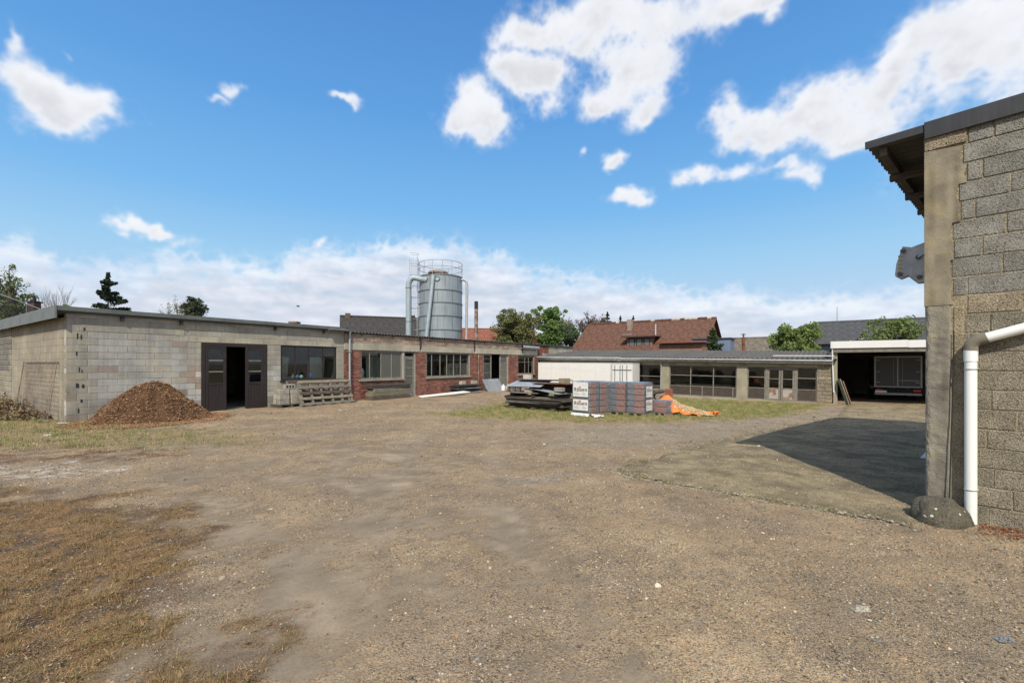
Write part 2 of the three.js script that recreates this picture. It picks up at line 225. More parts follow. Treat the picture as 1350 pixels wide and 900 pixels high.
// a thick sheet: pos(u, v) with u, v in 0..1, thickened along nrm
function sheet(pos, nu, nv, th, nrm = V(0, 1, 0)) {
  const g = new THREE.BufferGeometry(), A = [], I = [], n = (nu + 1) * (nv + 1);
  for (const t of [0, -th]) for (let j = 0; j <= nv; j++) for (let i = 0; i <= nu; i++) { const p = pos(i / nu, j / nv); A.push(p.x + nrm.x * t, p.y + nrm.y * t, p.z + nrm.z * t); }
  const q = (a, b, c, d) => I.push(a, b, c, a, c, d), id = (i, j, k) => k * n + j * (nu + 1) + i;
  for (let j = 0; j < nv; j++) for (let i = 0; i < nu; i++) { q(id(i, j, 0), id(i, j + 1, 0), id(i + 1, j + 1, 0), id(i + 1, j, 0)); q(id(i, j, 1), id(i + 1, j, 1), id(i + 1, j + 1, 1), id(i, j + 1, 1)); }
  for (let i = 0; i < nu; i++) { q(id(i, 0, 0), id(i + 1, 0, 0), id(i + 1, 0, 1), id(i, 0, 1)); q(id(i, nv, 1), id(i + 1, nv, 1), id(i + 1, nv, 0), id(i, nv, 0)); }
  for (let j = 0; j < nv; j++) { q(id(0, j, 1), id(0, j + 1, 1), id(0, j + 1, 0), id(0, j, 0)); q(id(nu, j, 0), id(nu, j + 1, 0), id(nu, j + 1, 1), id(nu, j, 1)); }
  g.setAttribute('position', new THREE.Float32BufferAttribute(A, 3)); g.setIndex(I); const m = g.toNonIndexed(); m.computeVertexNormals(); return m;
}
const corrugated = (w, l, amp, pitch, th = 0.006) => sheet((u, v) => V(u * w, amp * Math.cos(u * w / pitch * 2 * Math.PI), v * l), Math.round(w / pitch * 8), 1, th);

// ---------- things ----------
const taken = {};
const numbered = (name) => { const k = taken[name] = (taken[name] ?? -1) + 1; return k ? name + '_' + String(k).padStart(3, '0') : name; };
function tag(o, label, category, group, kind) { if (label) o.userData.label = label; if (category) o.userData.category = category; if (group) o.userData.group = group; if (kind) o.userData.kind = kind; return o; }
// a frame on the ground: origin (X to the right, D ahead of the camera) and a turn about the vertical
const frame = (X, D, deg) => { const t = rad(deg), c = Math.cos(t), s = Math.sin(t); return { deg, at: (x, z) => [X + c * x + s * z, D + s * x - c * z] }; };
const WORLD = frame(0, 0, 0);
function thing(name, label, category, fr, x, y, z, turn = 0, group) {   // y null: on the ground
  const o = new THREE.Group(), [X, D] = fr.at(x, z); o.name = numbered(name); scene.add(o); o.position.set(X, y ?? gy(X, D), -D); o.rotation.order = 'YXZ'; o.rotation.y = rad(fr.deg + turn);
  return tag(o, label, category, group);
}
function part(name, geo, m, parent, label) { const o = new THREE.Mesh(geo.attributes.uv ? geo : merge(geo), m); o.name = name; o.castShadow = o.receiveShadow = true; parent.add(o); if (label) o.userData.label = label; return o; }
const P = (name, list, m, parent, label) => part(name, merge(list), m, parent, label);
const xr = (px, D) => (px - 675) / FPX * D;                      // photograph column to metres at a distance

// frames: the long workshop, the shed and garage, the barn
const LB = frame(-12.6, 12.98, 55.6), MB = frame(2.1, 34.4, -34.4), RB = frame(4.59, 5.09, -48);
// ---------- the ground ----------
// q runs along the long workshop away from the camera, r across the yard to the garage
function gy(X, D) {
  const q = 0.565 * X + 0.825 * D, r = 0.825 * X - 0.565 * D;
  let y = -0.40 * ss(11, 27, q) * ss(-16, -5, r);
  y += 0.012 * fbm2(X * 0.5, D * 0.5, 2) * ss(40, 20, D);
  return y - 0.02 * ss(0, 14, q) * ss(-17, -10, r);
}

const inPoly = (X, D, poly) => { let inside = false, best = 1e9; for (let i = 0, j = poly.length - 1; i < poly.length; j = i++) { const [xi, yi] = poly[i], [xj, yj] = poly[j]; if ((yi > D) !== (yj > D) && X < (xj - xi) * (D - yi) / (yj - yi) + xi) inside = !inside; const dx = xj - xi, dy = yj - yi, t = clamp(((X - xi) * dx + (D - yi) * dy) / (dx * dx + dy * dy)); best = Math.min(best, Math.hypot(X - xi - dx * t, D - yi - dy * t)); } return inside ? best : -best; };
const STRAW = [[-30, 0], [-1.3, 0], [-1.5, 2.3], [-1.85, 2.9], [-2.6, 3.5], [-3.0, 4.2], [-4.2, 5.3], [-6.2, 5.9], [-9, 6.6], [-30, 9]];
const LITTER = [[-10.5, 8.3], [-8.6, 7.6], [-6.6, 7.7], [-5.9, 8.4], [-7.2, 9.0], [-9.2, 9.0]];
const CHALK = [[-9, 7.0], [-7.9, 6.7], [-6.4, 6.8], [-6.1, 7.2], [-7.6, 7.6]];
const LAWN = [[-2.6, 15.2], [-0.5, 14.1], [2.4, 13.3], [4.6, 13.6], [7.4, 14.9], [10.6, 17.6], [16, 23.6], [8, 29], [3, 32], [0.5, 25], [-0.8, 18.5]];
const LEFTGRASS = [[-30, 9.5], [-12, 8.7], [-7.4, 9.0], [-5.6, 9.6], [-6.0, 10.2], [-8.2, 11.6], [-11.5, 12.9], [-16, 15.5], [-30, 24]];
const APRON = [[1.55, 7.15], [2.1, 6.45], [2.75, 5.85], [3.5, 5.2], [4.1, 4.75], [5.0, 4.9], [10, 9.5], [24, 22], [26, 25], [17.2, 23.6], [11.4, 16.2], [8.2, 13.2], [6.1, 11.3], [4.4, 9.9], [3.2, 8.8]];
const LANE = [[3.3, 9.2], [6.2, 11.6], [11, 16.2], [17.0, 23.6], [16.4, 23.9], [10.6, 17.3], [7.4, 14.5], [4.6, 13.2], [1.5, 12.6], [0.5, 9.5]];
const edge = (X, D, poly, w, s = 1) => { const a = fbm2(X * 0.9 * s + 3, D * 0.9 * s, 4) * 1.1 / s + fbm2(X * 6, D * 6, 3) * 0.22; return ss(-w, w, inPoly(X, D, poly) + a); };
const wheel = (X, D) => { // two worn tracks that bend from the lower middle towards the long workshop
  const c = -1.2 + 0.02 * (D - 3) * (D - 3) - 0.26 * (D - 3); return Math.max(Math.exp(-(((X - c) / 0.32) ** 2)), Math.exp(-(((X - c - 1.7) / 0.32) ** 2))) * ss(16, 9, D);
};
const strawW = (X, D) => (X > 1 || D > 12 || D < -1 ? 0 : edge(X, D, STRAW, 0.25)), lawnW = (X, D) => (X < -5 || X > 18 || D < 11 || D > 34 ? 0 : edge(X, D, LAWN, 0.5)), leftW = (X, D) => (X > -3 || X < -32 || D < 6 || D > 27 ? 0 : edge(X, D, LEFTGRASS, 0.6)), litterW = (X, D) => (X > -3 || X < -13 || D < 5 || D > 12 ? 0 : edge(X, D, LITTER, 0.4));
function groundColor(X, D) {
  const a = fbm2(X * 0.35, D * 0.35, 4), b = fbm2(X * 1.7 + 20, D * 1.7, 4), c = fbm2(X * 7, D * 7, 3);
  let k = [0.272, 0.218, 0.153];
  const to = (col, w) => { k = k.map((v, i) => mix(v, col[i], clamp(w))); };
  to([0.235, 0.195, 0.150], ss(0.0, 0.35, a + 0.4 * b)); to([0.325, 0.268, 0.195], ss(0.05, 0.45, -a + 0.5 * b) * 0.8);
  to([0.185, 0.148, 0.108], ss(0.16, 0.42, b + 0.4 * c) * 0.6);
  to([0.315, 0.262, 0.195], wheel(X + 0.25 * b, D) * 0.5);
  to([0.27, 0.275, 0.27], ss(0.1, 0.4, 0.55 - Math.hypot((X - 0.4) / 1.5, (D - 6.6) / 0.7) + 0.7 * b) * 0.6);
  to([0.255, 0.235, 0.200], (X < -1 || X > 19 || D < 7 || D > 26 ? 0 : edge(X, D, LANE, 0.4)) * 0.8);
  const lw = lawnW(X, D); to([0.25, 0.20, 0.10], lw * 0.9); to([0.135, 0.15, 0.045], lw * ss(-0.05, 0.3, b + 0.35 * c) * 0.75);
  const gw = leftW(X, D); to([0.24, 0.185, 0.10], gw * 0.8); to([0.135, 0.14, 0.045], gw * ss(-0.02, 0.3, b + 0.3 * c) * 0.6);
  to([0.125, 0.068, 0.032], litterW(X, D) * ss(-0.2, 0.15, b + c * 0.4));
  to([0.48, 0.48, 0.47], (X > -4 || X < -12 || D < 5 || D > 10 ? 0 : edge(X, D, CHALK, 0.35)) * ss(-0.1, 0.25, c + 0.4 * b));
  to([0.205, 0.175, 0.135], ss(0.5, 0.95, 1.15 - Math.hypot((X - 2.9) / 2.6, (D - 2.9) / 1.7) + 0.6 * b) * 0.7);
  const sw = strawW(X, D); to([0.185, 0.120, 0.060], sw * 0.94); to([0.080, 0.060, 0.044], sw * ss(0.06, 0.26, b + 0.4 * c) * 0.9); to([0.125, 0.115, 0.045], sw * ss(0.15, 0.35, a + 0.6 * c) * 0.5);
  to([0.095, 0.060, 0.036], (X > 1 || D > 12 ? 0 : 1) * Math.exp(-(((inPoly(X, D, STRAW) + 0.5 * fbm2(X * 0.9 + 3, D * 0.9, 3)) / 0.28) ** 2)) * ss(-0.05, 0.25, fbm2(X * 1.1 + 50, D * 1.1, 3) + 0.3 * c) * 0.85);
  return [k[0] * 0.97 / 0.56, k[1] * 0.88 / 0.56, k[2] * 0.755 / 0.56];
}
const humps = (X, D) => { const s = strawW(X, D); return (0.02 * fbm2(X * 2.2, D * 2.2, 4) + 0.008 * fbm2(X * 9, D * 9, 2)) * ss(30, 12, D) + s * 0.05 * (fbm2(X * 3 + 9, D * 3, 4) + 0.15) - 0.025 * wheel(X, D); };
const groundTop = (X, D) => gy(X, D) + humps(X, D);
{
  const axis = (near, step, far, grow) => { const a = [0]; let s = step; while (a[a.length - 1] < far) { if (a[a.length - 1] > near) s *= grow; a.push(a[a.length - 1] + s); } return a; };
  const xp = axis(8, 0.07, 900, 1.05), xs = [...xp.slice(1).map((v) => -v).reverse(), ...xp], dp = axis(13, 0.07, 1000, 1.045), dn = axis(0.5, 0.3, 300, 1.35).slice(1).map((v) => -v).reverse(), ds = [...dn, ...dp];
  const pos = [], col = [], uv = [], idx = [];
  for (const D of ds) for (const X of xs) { pos.push(X, groundTop(X, D), -D); col.push(...groundColor(X, D)); uv.push(X, D); }
  const n = xs.length;
  for (let j = 0; j + 1 < ds.length; j++) for (let i = 0; i + 1 < n; i++) { const a = j * n + i; idx.push(a, a + 1, a + n + 1, a, a + n + 1, a + n); }
  const g = new THREE.BufferGeometry(); g.setAttribute('position', new THREE.Float32BufferAttribute(pos, 3)); g.setAttribute('color', new THREE.Float32BufferAttribute(col, 3)); g.setAttribute('uv', new THREE.Float32BufferAttribute(uv, 2)); g.setIndex(idx); g.computeVertexNormals();
  const o = new THREE.Mesh(g, mat([1, 1, 1], { map: gravelT, bumpMap: gravelB, bumpScale: 0.014, vertexColors: true, roughness: 1 })); o.name = 'ground'; o.receiveShadow = true; scene.add(o);
  tag(o, 'gravel and bare earth yard with worn wheel tracks', 'ground', null, 'structure');
}
// smooth packed earth: wheel tracks and trodden patches, thin over the gravel
const packed = (X, D) => { if (X > 7 || X < -12 || D > 15 || D < 0) return 0; const n = fbm2(X * 0.55 + 31, D * 0.55 - 4, 4), f = fbm2(X * 4, D * 4, 3); const zone = ss(3.4, 0.6, Math.hypot((X + 2.1) / 1.2, (D - 4.6) / 1.5)) * 0.5 + ss(4.5, 1, Math.hypot((X + 4.5) / 1.6, (D - 9.5))) * 0.45 + ss(0.7, 0.1, Math.hypot(X - 0.25, (D - 2.55) * 1.3)) * 0.6; return clamp(ss(0.30, 0.95, zone + wheel(X + 0.5 * n, D) * 0.38 + n * 0.75 + f * 0.45 + 0.30 * fbm2(X * 11, D * 11, 2))) * (1 - strawW(X, D)); };
{
  const step = 0.06, pos = [], col = [], uv = [], idx = [], nx = 317, nd = 232; 
  for (let j = 0; j < nd; j++) for (let i = 0; i < nx; i++) { const X = -12 + i * step, D = 0.9 + j * step, a = packed(X, D), k = fbm2(X * 1.3, D * 1.3, 4), c = [mix(0.305, 0.245, ss(-0.2, 0.4, k)), mix(0.250, 0.198, ss(-0.2, 0.4, k)), mix(0.185, 0.143, ss(-0.2, 0.4, k))]; pos.push(X, groundTop(X, D) + 0.005, -D); col.push(...c.map((v) => v / 0.6), a * 0.72); uv.push(X, D); }
  for (let j = 0; j + 1 < nd; j++) for (let i = 0; i + 1 < nx; i++) { const a = j * nx + i, q4 = [a, a + 1, a + nx + 1, a + nx]; if (q4.some((v) => col[v * 4 + 3] > 0.01)) idx.push(a, a + 1, a + nx + 1, a, a + nx + 1, a + nx); }
  const g = new THREE.BufferGeometry(); g.setAttribute('position', new THREE.Float32BufferAttribute(pos, 3)); g.setAttribute('color', new THREE.Float32BufferAttribute(col, 4)); g.setAttribute('uv', new THREE.Float32BufferAttribute(uv, 2)); g.setIndex(idx); g.computeVertexNormals();
  const o = new THREE.Mesh(g, mat([1, 1, 1], { map: dirtT, bumpMap: dirtT, bumpScale: 0.012, vertexColors: true, transparent: true, roughness: 1 })); o.name = 'packed_earth'; o.receiveShadow = true; scene.add(o);
  tag(o, 'smooth packed earth in the wheel tracks', 'earth', null, 'structure');
}
const apronD = (X, D) => X < 0.2 || D < 3.3 || D > 27 ? -2 : inPoly(X, D, APRON) + fbm2(X * 1.6, D * 1.6, 4) * 0.22 + fbm2(X * 9, D * 9, 2) * 0.05;
const apronLift = (X, D) => 0.012 + 0.028 * ss(0, 1.2, apronD(X, D));
const apronTop = (X, D) => gy(X, D) + apronLift(X, D) + 0.012 * fbm2(X * 1.5, D * 1.5, 3);
{ // the concrete apron: a worn slab with a crumbled edge that stands a little proud of the gravel
  const step = 0.09, pos = [], col = [], uv = [], idx = [], id = new Map();
  const vert = (i, j) => { const k = i * 4096 + j; if (!id.has(k)) { const X = i * step, D = j * step, e = apronD(X, D), b = fbm2(X * 0.8, D * 0.8, 4), c = fbm2(X * 5, D * 5, 3); id.set(k, pos.length / 3); pos.push(X, e < 0 ? gy(X, D) - 0.05 : apronTop(X, D), -D); let k3 = [0.285, 0.262, 0.21]; const to = (w, t) => { k3 = k3.map((v, n) => mix(v, w[n], clamp(t))); }; to([0.21, 0.19, 0.145], ss(0.0, 0.4, b)); to([0.345, 0.315, 0.24], ss(0.05, 0.4, -b + 0.3 * c)); to([0.10, 0.092, 0.06], ss(0.30, 0.0, e) * ss(-0.25, 0.15, c) * 0.9); to([0.15, 0.135, 0.10], ss(0.3, 0.5, fbm2(X * 0.9 + 7, D * 0.9, 4) + 0.1) * 0.7); col.push(k3[0] * 0.97 / 0.6, k3[1] * 0.86 / 0.6, k3[2] * 0.66 / 0.6); uv.push(X, D); } return id.get(k); };
  for (let i = 10; i < 300; i++) for (let j = 40; j < 290; j++) { const X = (i + 0.5) * step, D = (j + 0.5) * step; if (apronD(X, D) > -0.09) { const a = vert(i, j), b = vert(i + 1, j), c = vert(i + 1, j + 1), d = vert(i, j + 1); idx.push(a, b, c, a, c, d); } }
  const g = new THREE.BufferGeometry(); g.setAttribute('position', new THREE.Float32BufferAttribute(pos, 3)); g.setAttribute('color', new THREE.Float32BufferAttribute(col, 3)); g.setAttribute('uv', new THREE.Float32BufferAttribute(uv, 2)); g.setIndex(idx); g.computeVertexNormals();
  const o = new THREE.Mesh(g, mat([1, 1, 1], { map: cinderT, bumpMap: cinderB, bumpScale: 0.012, vertexColors: true, roughness: 0.95 })); o.name = 'pavement'; o.receiveShadow = true; scene.add(o);
  tag(o, 'worn concrete apron with a crumbled edge before the garage', 'pavement', null, 'structure');
}
const top = (X, D) => (apronD(X, D) > 0 ? apronTop(X, D) : groundTop(X, D));

// ---------- loose matter on the ground ----------
function scatter(name, geo, m, n, place, label, category, parent) {
  const o = new THREE.InstancedMesh(merge(geo), m, n), mx = new THREE.Matrix4(), c = new THREE.Color(), q = new THREE.Quaternion(), e = new THREE.Euler(); let k = 0;
  for (let i = 0; i < n * 6 && k < n; i++) { const p = place(i); if (!p) continue; e.set(p.rx || 0, p.ry || 0, p.rz || 0, 'YXZ'); mx.compose(p.p, q.setFromEuler(e), p.s); o.setMatrixAt(k, mx); c.setRGB(...p.c); o.setColorAt(k, c); k++; }
  o.count = k; o.castShadow = o.receiveShadow = true; o.name = parent ? name : numbered(name); (parent || scene).add(o); return tag(o, label, category, null, 'stuff');
}
const stoneGeo = (seed) => { const q = rng(seed), g = new THREE.IcosahedronGeometry(1, 0), p = g.attributes.position, m = new Map(); for (let i = 0; i < p.count; i++) { const k = [p.getX(i), p.getY(i), p.getZ(i)].map((v) => v.toFixed(2)).join(); if (!m.has(k)) m.set(k, 0.75 + 0.5 * q()); const s = m.get(k); p.setXYZ(i, p.getX(i) * s, p.getY(i) * s * 0.7, p.getZ(i) * s); } g.computeVertexNormals(); return g; };
{
  const q = rng(31), tones = [[.29, .23, .155], [.23, .19, .14], [.35, .29, .21], [.17, .14, .105], [.31, .24, .14], [.24, .23, .20], [.47, .42, .33], [.21, .13, .075], [.31, .27, .21], [.13, .11, .09], [.09, .08, .07], [.10, .085, .065]];
  scatter('gravel', stoneGeo(1), mat([1, 1, 1], { roughness: 0.9 }), 150000, () => {
    const D = 1.3 * Math.pow(20 / 1.3, Math.pow(q(), 0.75)), X = (q() * 2 - 1) * (1.25 * D + 0.8), s = 0.0024 * Math.exp(q() * q() * 1.5) * (q() < 0.010 ? 2.3 : 1) * (0.75 + D * 0.09);
    const w = X < 1 && D < 10 ? strawW(X, D) : D > 11 ? lawnW(X, D) : 0; if (q() < w * 0.85) return null;
    if (apronD(X, D) > 0.15 && q() < 0.55) return null;
    if (q() < ss(-0.15, 0.4, fbm2(X * 0.8 + 3, D * 0.8, 3)) * 0.8 || q() < packed(X, D) * 0.9) return null;
    if (0.825 * X - 0.565 * D < -17.5) return null;
    const t = tones[Math.floor(q() * tones.length)], v = 0.75 + 0.4 * q();
    return { p: V(X, top(X, D) + s * 0.25, -D), s: V(s * (0.7 + 0.7 * q()), s * (0.5 + 0.5 * q()), s), ry: q() * 6.3, rx: q() * 0.6, c: t.map((x) => x * v) };
  }, 'loose small gravel strewn over the yard', 'gravel');
  // dry grass and straw in front, green and yellow grass round the piles
  const blade = sheet((u, v) => V((u - 0.5) * (1 - v * 0.85), Math.sin(v * 1.6) * 0.30, v), 1, 3, 0.004), grassBlade = sheet((u, v) => V((u - 0.5) * (1 - v * 0.9), v, 0.28 * v * v), 1, 3, 0.004, V(0, 0, 1));
  const strawTones = [[.29, .18, .085], [.235, .14, .065], [.37, .245, .125], [.17, .10, .05], [.245, .18, .07], [.155, .14, .045]];
  scatter('dry_grass', blade, mat([1, 1, 1], { roughness: 0.9 }), 120000, () => {
    const D = 1.3 * Math.pow(9.5 / 1.3, Math.pow(q(), 0.8)), X = -1.0 - q() * (1.25 * D), w = strawW(X, D);
    if (q() > w * (0.25 + ss(-0.3, 0.1, -fbm2(X * 1.7 + 20, D * 1.7, 3)) * 0.9)) return null;
    const l = 0.025 + 0.06 * q() * q(), t = strawTones[Math.floor(q() * 6)], v = 0.7 + 0.5 * q();
    return { p: V(X, top(X, D) - 0.002, -D), s: V(0.0018 + 0.0022 * q(), l * 0.8 * q(), l), ry: q() * 6.3, rx: -0.35 * q(), c: t.map((x) => x * v) };
  }, 'matted dry grass over bare earth beside the gravel', 'dry grass');
  scatter('dry_grass', grassBlade, mat([1, 1, 1], { roughness: 0.9 }), 45000, () => { // tufts that still stand
    const D = 1.3 * Math.pow(8.5 / 1.3, Math.pow(q(), 0.85)), X = -1.0 - q() * (1.25 * D); const tuft = fbm2(X * 5 + 70, D * 5, 3) + 0.6 * fbm2(X * 1.2 + 9, D * 1.2, 2); if (tuft < 0.10 || q() > strawW(X, D) * ss(0.25, -0.05, fbm2(X * 1.7 + 20, D * 1.7, 4))) return null;
    const l = (0.015 + 0.045 * q()) * ss(0.05, 0.5, tuft) + 0.01, t = strawTones[Math.floor(q() * 6)], v = 0.7 + 0.5 * q();
    return { p: V(X, top(X, D) - 0.003, -D), s: V(0.0022 + 0.002 * q(), l, l * 1.2), ry: q() * 6.3, rx: (q() - 0.5) * 1.3, c: t.map((x) => x * v) };
  }, 'low tufts of standing dry grass in the matted patch', 'dry grass');
  const leaf = sheet((u, v) => V((u - 0.5) * Math.sin(Math.PI * (0.08 + 0.9 * v)), 0.35 * Math.abs(u - 0.5) + 0.18 * v * v, v - 0.5), 2, 4, 0.01);
  scatter('dead_leaves', leaf, mat([1, 1, 1], { roughness: 0.85 }), 32000, () => {
    let X, D; if (q() < 0.80) { D = 1.3 * Math.pow(9 / 1.3, q()); X = -1.2 - q() * 1.25 * D; if (q() > strawW(X, D)) return null; } else if (q() < 0.5) { X = -11 + 6 * q(); D = 7.4 + 2 * q(); if (q() > litterW(X, D)) return null; } else { const a = q() * 1.6, b = 0.03 + 0.5 * q() * q(); [X, D] = RB.at(0.5 + a, b); }
    const l = 0.005 + 0.017 * q() * q() * q(), t = [[.24, .12, .06], [.17, .085, .045], [.34, .22, .13], [.12, .065, .04], [.42, .33, .24]][Math.floor(q() * 5)];
    return { p: V(X, top(X, D) + 0.006, -D), s: V(l * 0.8, l, l * 1.5), ry: q() * 6.3, rx: (q() - 0.5) * 0.7, rz: (q() - 0.5) * 0.9, c: t };
  }, 'brown dead leaves and bark scraps on the earth', 'dead leaves');
  scatter('leaf_litter', leaf, mat([1, 1, 1], { roughness: 0.85 }), 2600, () => { const a = q(), b = q(), [X, D] = RB.at(0.42 + a * 1.5, 0.02 + 0.42 * b * b + 0.1 * q()); const l = 0.006 + 0.018 * q() * q(), t = [[.26, .10, .045], [.18, .07, .035], [.34, .16, .08], [.10, .05, .03]][Math.floor(q() * 4)]; return { p: V(X, top(X, D) + 0.004 + 0.012 * q(), -D), s: V(l * 0.8, l, l * 1.5), ry: q() * 6.3, rx: (q() - 0.5) * 0.9, rz: (q() - 0.5) * 0.9, c: t }; }, 'reddish brown leaf litter along the foot of the barn wall', 'leaf litter');
  const greens = [[.12, .16, .035], [.16, .19, .05], [.20, .20, .07], [.33, .27, .12], [.38, .31, .15]];
  const grassAt = (wf, box, greenBias) => () => {
    const X = mix(box[0], box[1], q()), D = mix(box[2], box[3], q()), w = wf(X, D); if (q() > w) return null;
    const g = ss(-0.05, 0.3, fbm2(X * 1.7 + 20, D * 1.7, 4) + 0.35 * fbm2(X * 7, D * 7, 3)); if (q() > 0.3 + g) return null;
    const t = greens[Math.floor(q() < g + greenBias ? q() * 3 : 2.5 + q() * 2.5)], l = 0.03 + 0.06 * q() * (0.5 + g), v = 0.8 + 0.4 * q();
    return { p: V(X, top(X, D) - 0.004, -D), s: V(0.006 + 0.006 * q(), l, l), ry: q() * 6.3, rx: (q() - 0.5) * 0.8, c: t.map((x) => x * v) };
  };
  scatter('grass', grassBlade, mat([1, 1, 1], { roughness: 0.85 }), 90000, grassAt(lawnW, [-3.5, 16, 13, 29], 0.15), 'thin patchy grass round the tile pallets and timber pile', 'grass');
  scatter('grass', grassBlade, mat([1, 1, 1], { roughness: 0.85 }), 26000, grassAt(leftW, [-22, -5, 8.4, 18], 0.1), 'thin patchy grass before the block workshop corner', 'grass');
  // weeds and crumbs along the broken edge of the apron
  scatter('edge_rubble', stoneGeo(5), mat([1, 1, 1]), 2600, () => {
    const k = q() * 14, i = Math.floor(k) % APRON.length, a = APRON[i], b = APRON[(i + 1) % APRON.length], t = q(), X = mix(a[0], b[0], t) + (q() - 0.5) * 0.5, D = mix(a[1], b[1], t) + (q() - 0.5) * 0.5; if (i > 3 && i < 8 || Math.abs(apronD(X, D)) > 0.12 || D > 18) return null;
    const s = 0.008 + 0.028 * q() * q() * q(); const c = [[.24, .21, .16], [.32, .29, .22], [.17, .15, .11]][Math.floor(q() * 3)];
    return { p: V(X, top(X, D) + s * 0.2, -D), s: V(s, s * 0.6, s * 0.8), ry: q() * 6.3, c };
  }, 'concrete crumbs along the broken edge of the apron', 'rubble');
  scatter('edge_moss', grassBlade, mat([1, 1, 1]), 3500, () => {
    const i = [0, 1, 2, 3, 10, 11, 12, 13, 14][Math.floor(q() * 9)], a = APRON[i], b = APRON[(i + 1) % APRON.length], t = q(), X = mix(a[0], b[0], t) + (q() - 0.5) * 0.4, D = mix(a[1], b[1], t) + (q() - 0.5) * 0.4; if (Math.abs(apronD(X, D)) > 0.08 || fbm2(X * 2.2, D * 2.2, 2) < 0.02) return null;
    const l = 0.012 + 0.025 * q(), c = [[.13, .12, .04], [.11, .14, .035], [.20, .17, .07]][Math.floor(q() * 3)];
    return { p: V(X, top(X, D) - 0.003, -D), s: V(0.005, l, l), ry: q() * 6.3, rx: (q() - 0.5), c };
  }, 'moss and small weeds in the joint of the apron', 'moss');
}

// ---------- walls, windows and doors ----------
const cutRow = (x0, x1, holes) => { let L = [[x0, x1]]; for (const [a, b] of holes) L = L.flatMap(([p, q]) => (b <= p || a >= q ? [[p, q]] : [[p, a], [b, q]].filter(([s, t]) => t - s > 0.03))); return L; };
function wallRects(x0, x1, y0, y1, holes) {                      // holes: [x0, x1, y0, y1]
  const xs = [...new Set([x0, x1, ...holes.flatMap((h) => [h[0], h[1]])])].filter((x) => x >= x0 && x <= x1).sort((a, b) => a - b), out = [];
  for (let i = 0; i + 1 < xs.length; i++) { const m = (xs[i] + xs[i + 1]) / 2; for (const [a, b] of cutRow(y0, y1, holes.filter((h) => m > h[0] && m < h[1]).map((h) => [h[2], h[3]]))) out.push([xs[i], xs[i + 1], a, b]); }
  return out;
}
const wallBoxes = (x0, x1, y0, y1, z0, z1, holes) => wallRects(x0, x1, y0, y1, holes).map(([a, b, c, d]) => bx(a, b, c, d, z0, z1, 0));
const blockCache = new Map();
function blockGeo(w, h, d, k, c, at) { if (at) return boxUV(chamfer(w, h, d, c), at[0], at[1]); const key = [w.toFixed(2), h.toFixed(3), d, k, c].join(); if (!blockCache.has(key)) blockCache.set(key, boxUV(chamfer(w, h, d, c), k * 0.77, k * 0.41)); return blockCache.get(key); }
// courses of single blocks, each one a mesh under its wall
function courses(wall, o) {
  const q = rng(o.seed || 1), c = o.chamfer ?? 0.008, rows = Math.floor((o.y1 - o.y0) / o.h + 0.01);
  for (let r = 0; r < rows; r++) {
    const ya = o.y0 + r * o.h, ym = ya + o.h / 2, holes = (o.holes || []).filter((h) => ym > h[2] && ym < h[3]).map((h) => [h[0], h[1]]);
    for (const [a, b] of cutRow(o.x0, o.x1, holes)) {
      let x = a, first = (r % 2) * 0.5 * o.len + o.len * 0.5 * (o.loose ? q() : 1);
      while (b - x > 0.03) { let l = x === a ? first : o.len * (o.loose ? 0.75 + 0.5 * q() : 1); if (b - x - l < 0.12) l = b - x; const w = l - o.joint; if (w > 0.02) { const g = blockGeo(w, o.h - o.joint, o.d, Math.floor(q() * 4), c, o.runs === false ? null : [x + l / 2, ym]), m = new THREE.Mesh(g, o.pick(x + l / 2, ym, q)); m.name = o.name || 'block'; m.castShadow = m.receiveShadow = true; m.position.set(x + l / 2 + (q() - 0.5) * 0.004, ym + (q() - 0.5) * 0.004, o.z - o.d / 2 + (q() - 0.5) * (o.jit ?? 0.008)); m.rotation.set((q() - 0.5) * 0.008, (q() - 0.5) * 0.008, (q() - 0.5) * 0.006); wall.add(m); } x += l; }
    }
  }
}
// small bricks, too fine to pick apart, as one part
function bricks(x0, x1, y0, y1, z, holes, seed, tones, L = 0.225, h = 0.075, j = 0.015) {
  const q = rng(seed), out = [];
  for (let r = 0; (r + 1) * h <= y1 - y0 + 0.01; r++) { const ya = y0 + r * h, ym = ya + h / 2; for (const [a, b] of cutRow(x0, x1, holes.filter((k) => ym > k[2] && ym < k[3]).map((k) => [k[0], k[1]]))) { let x = a - (r % 2) * L / 2; while (x < b - 0.02) { const xa = Math.max(x, a), xb = Math.min(x + L, b); if (xb - xa > 0.04) { const g = plain(bx(xa + j / 2, xb - j / 2, ya + j / 2, ya + h - j / 2, z - 0.03, z + (q() - 0.5) * 0.006, 0)), t = tones[Math.floor(q() * tones.length)], v = 0.75 + 0.5 * q(), col = new Float32Array(g.attributes.position.count * 3); for (let i = 0; i < col.length; i += 3) { col[i] = t[0] * v; col[i + 1] = t[1] * v; col[i + 2] = t[2] * v; } g.setAttribute('color', new THREE.BufferAttribute(col, 3)); out.push(g); } x += L; } } }
  return merge(out);
}
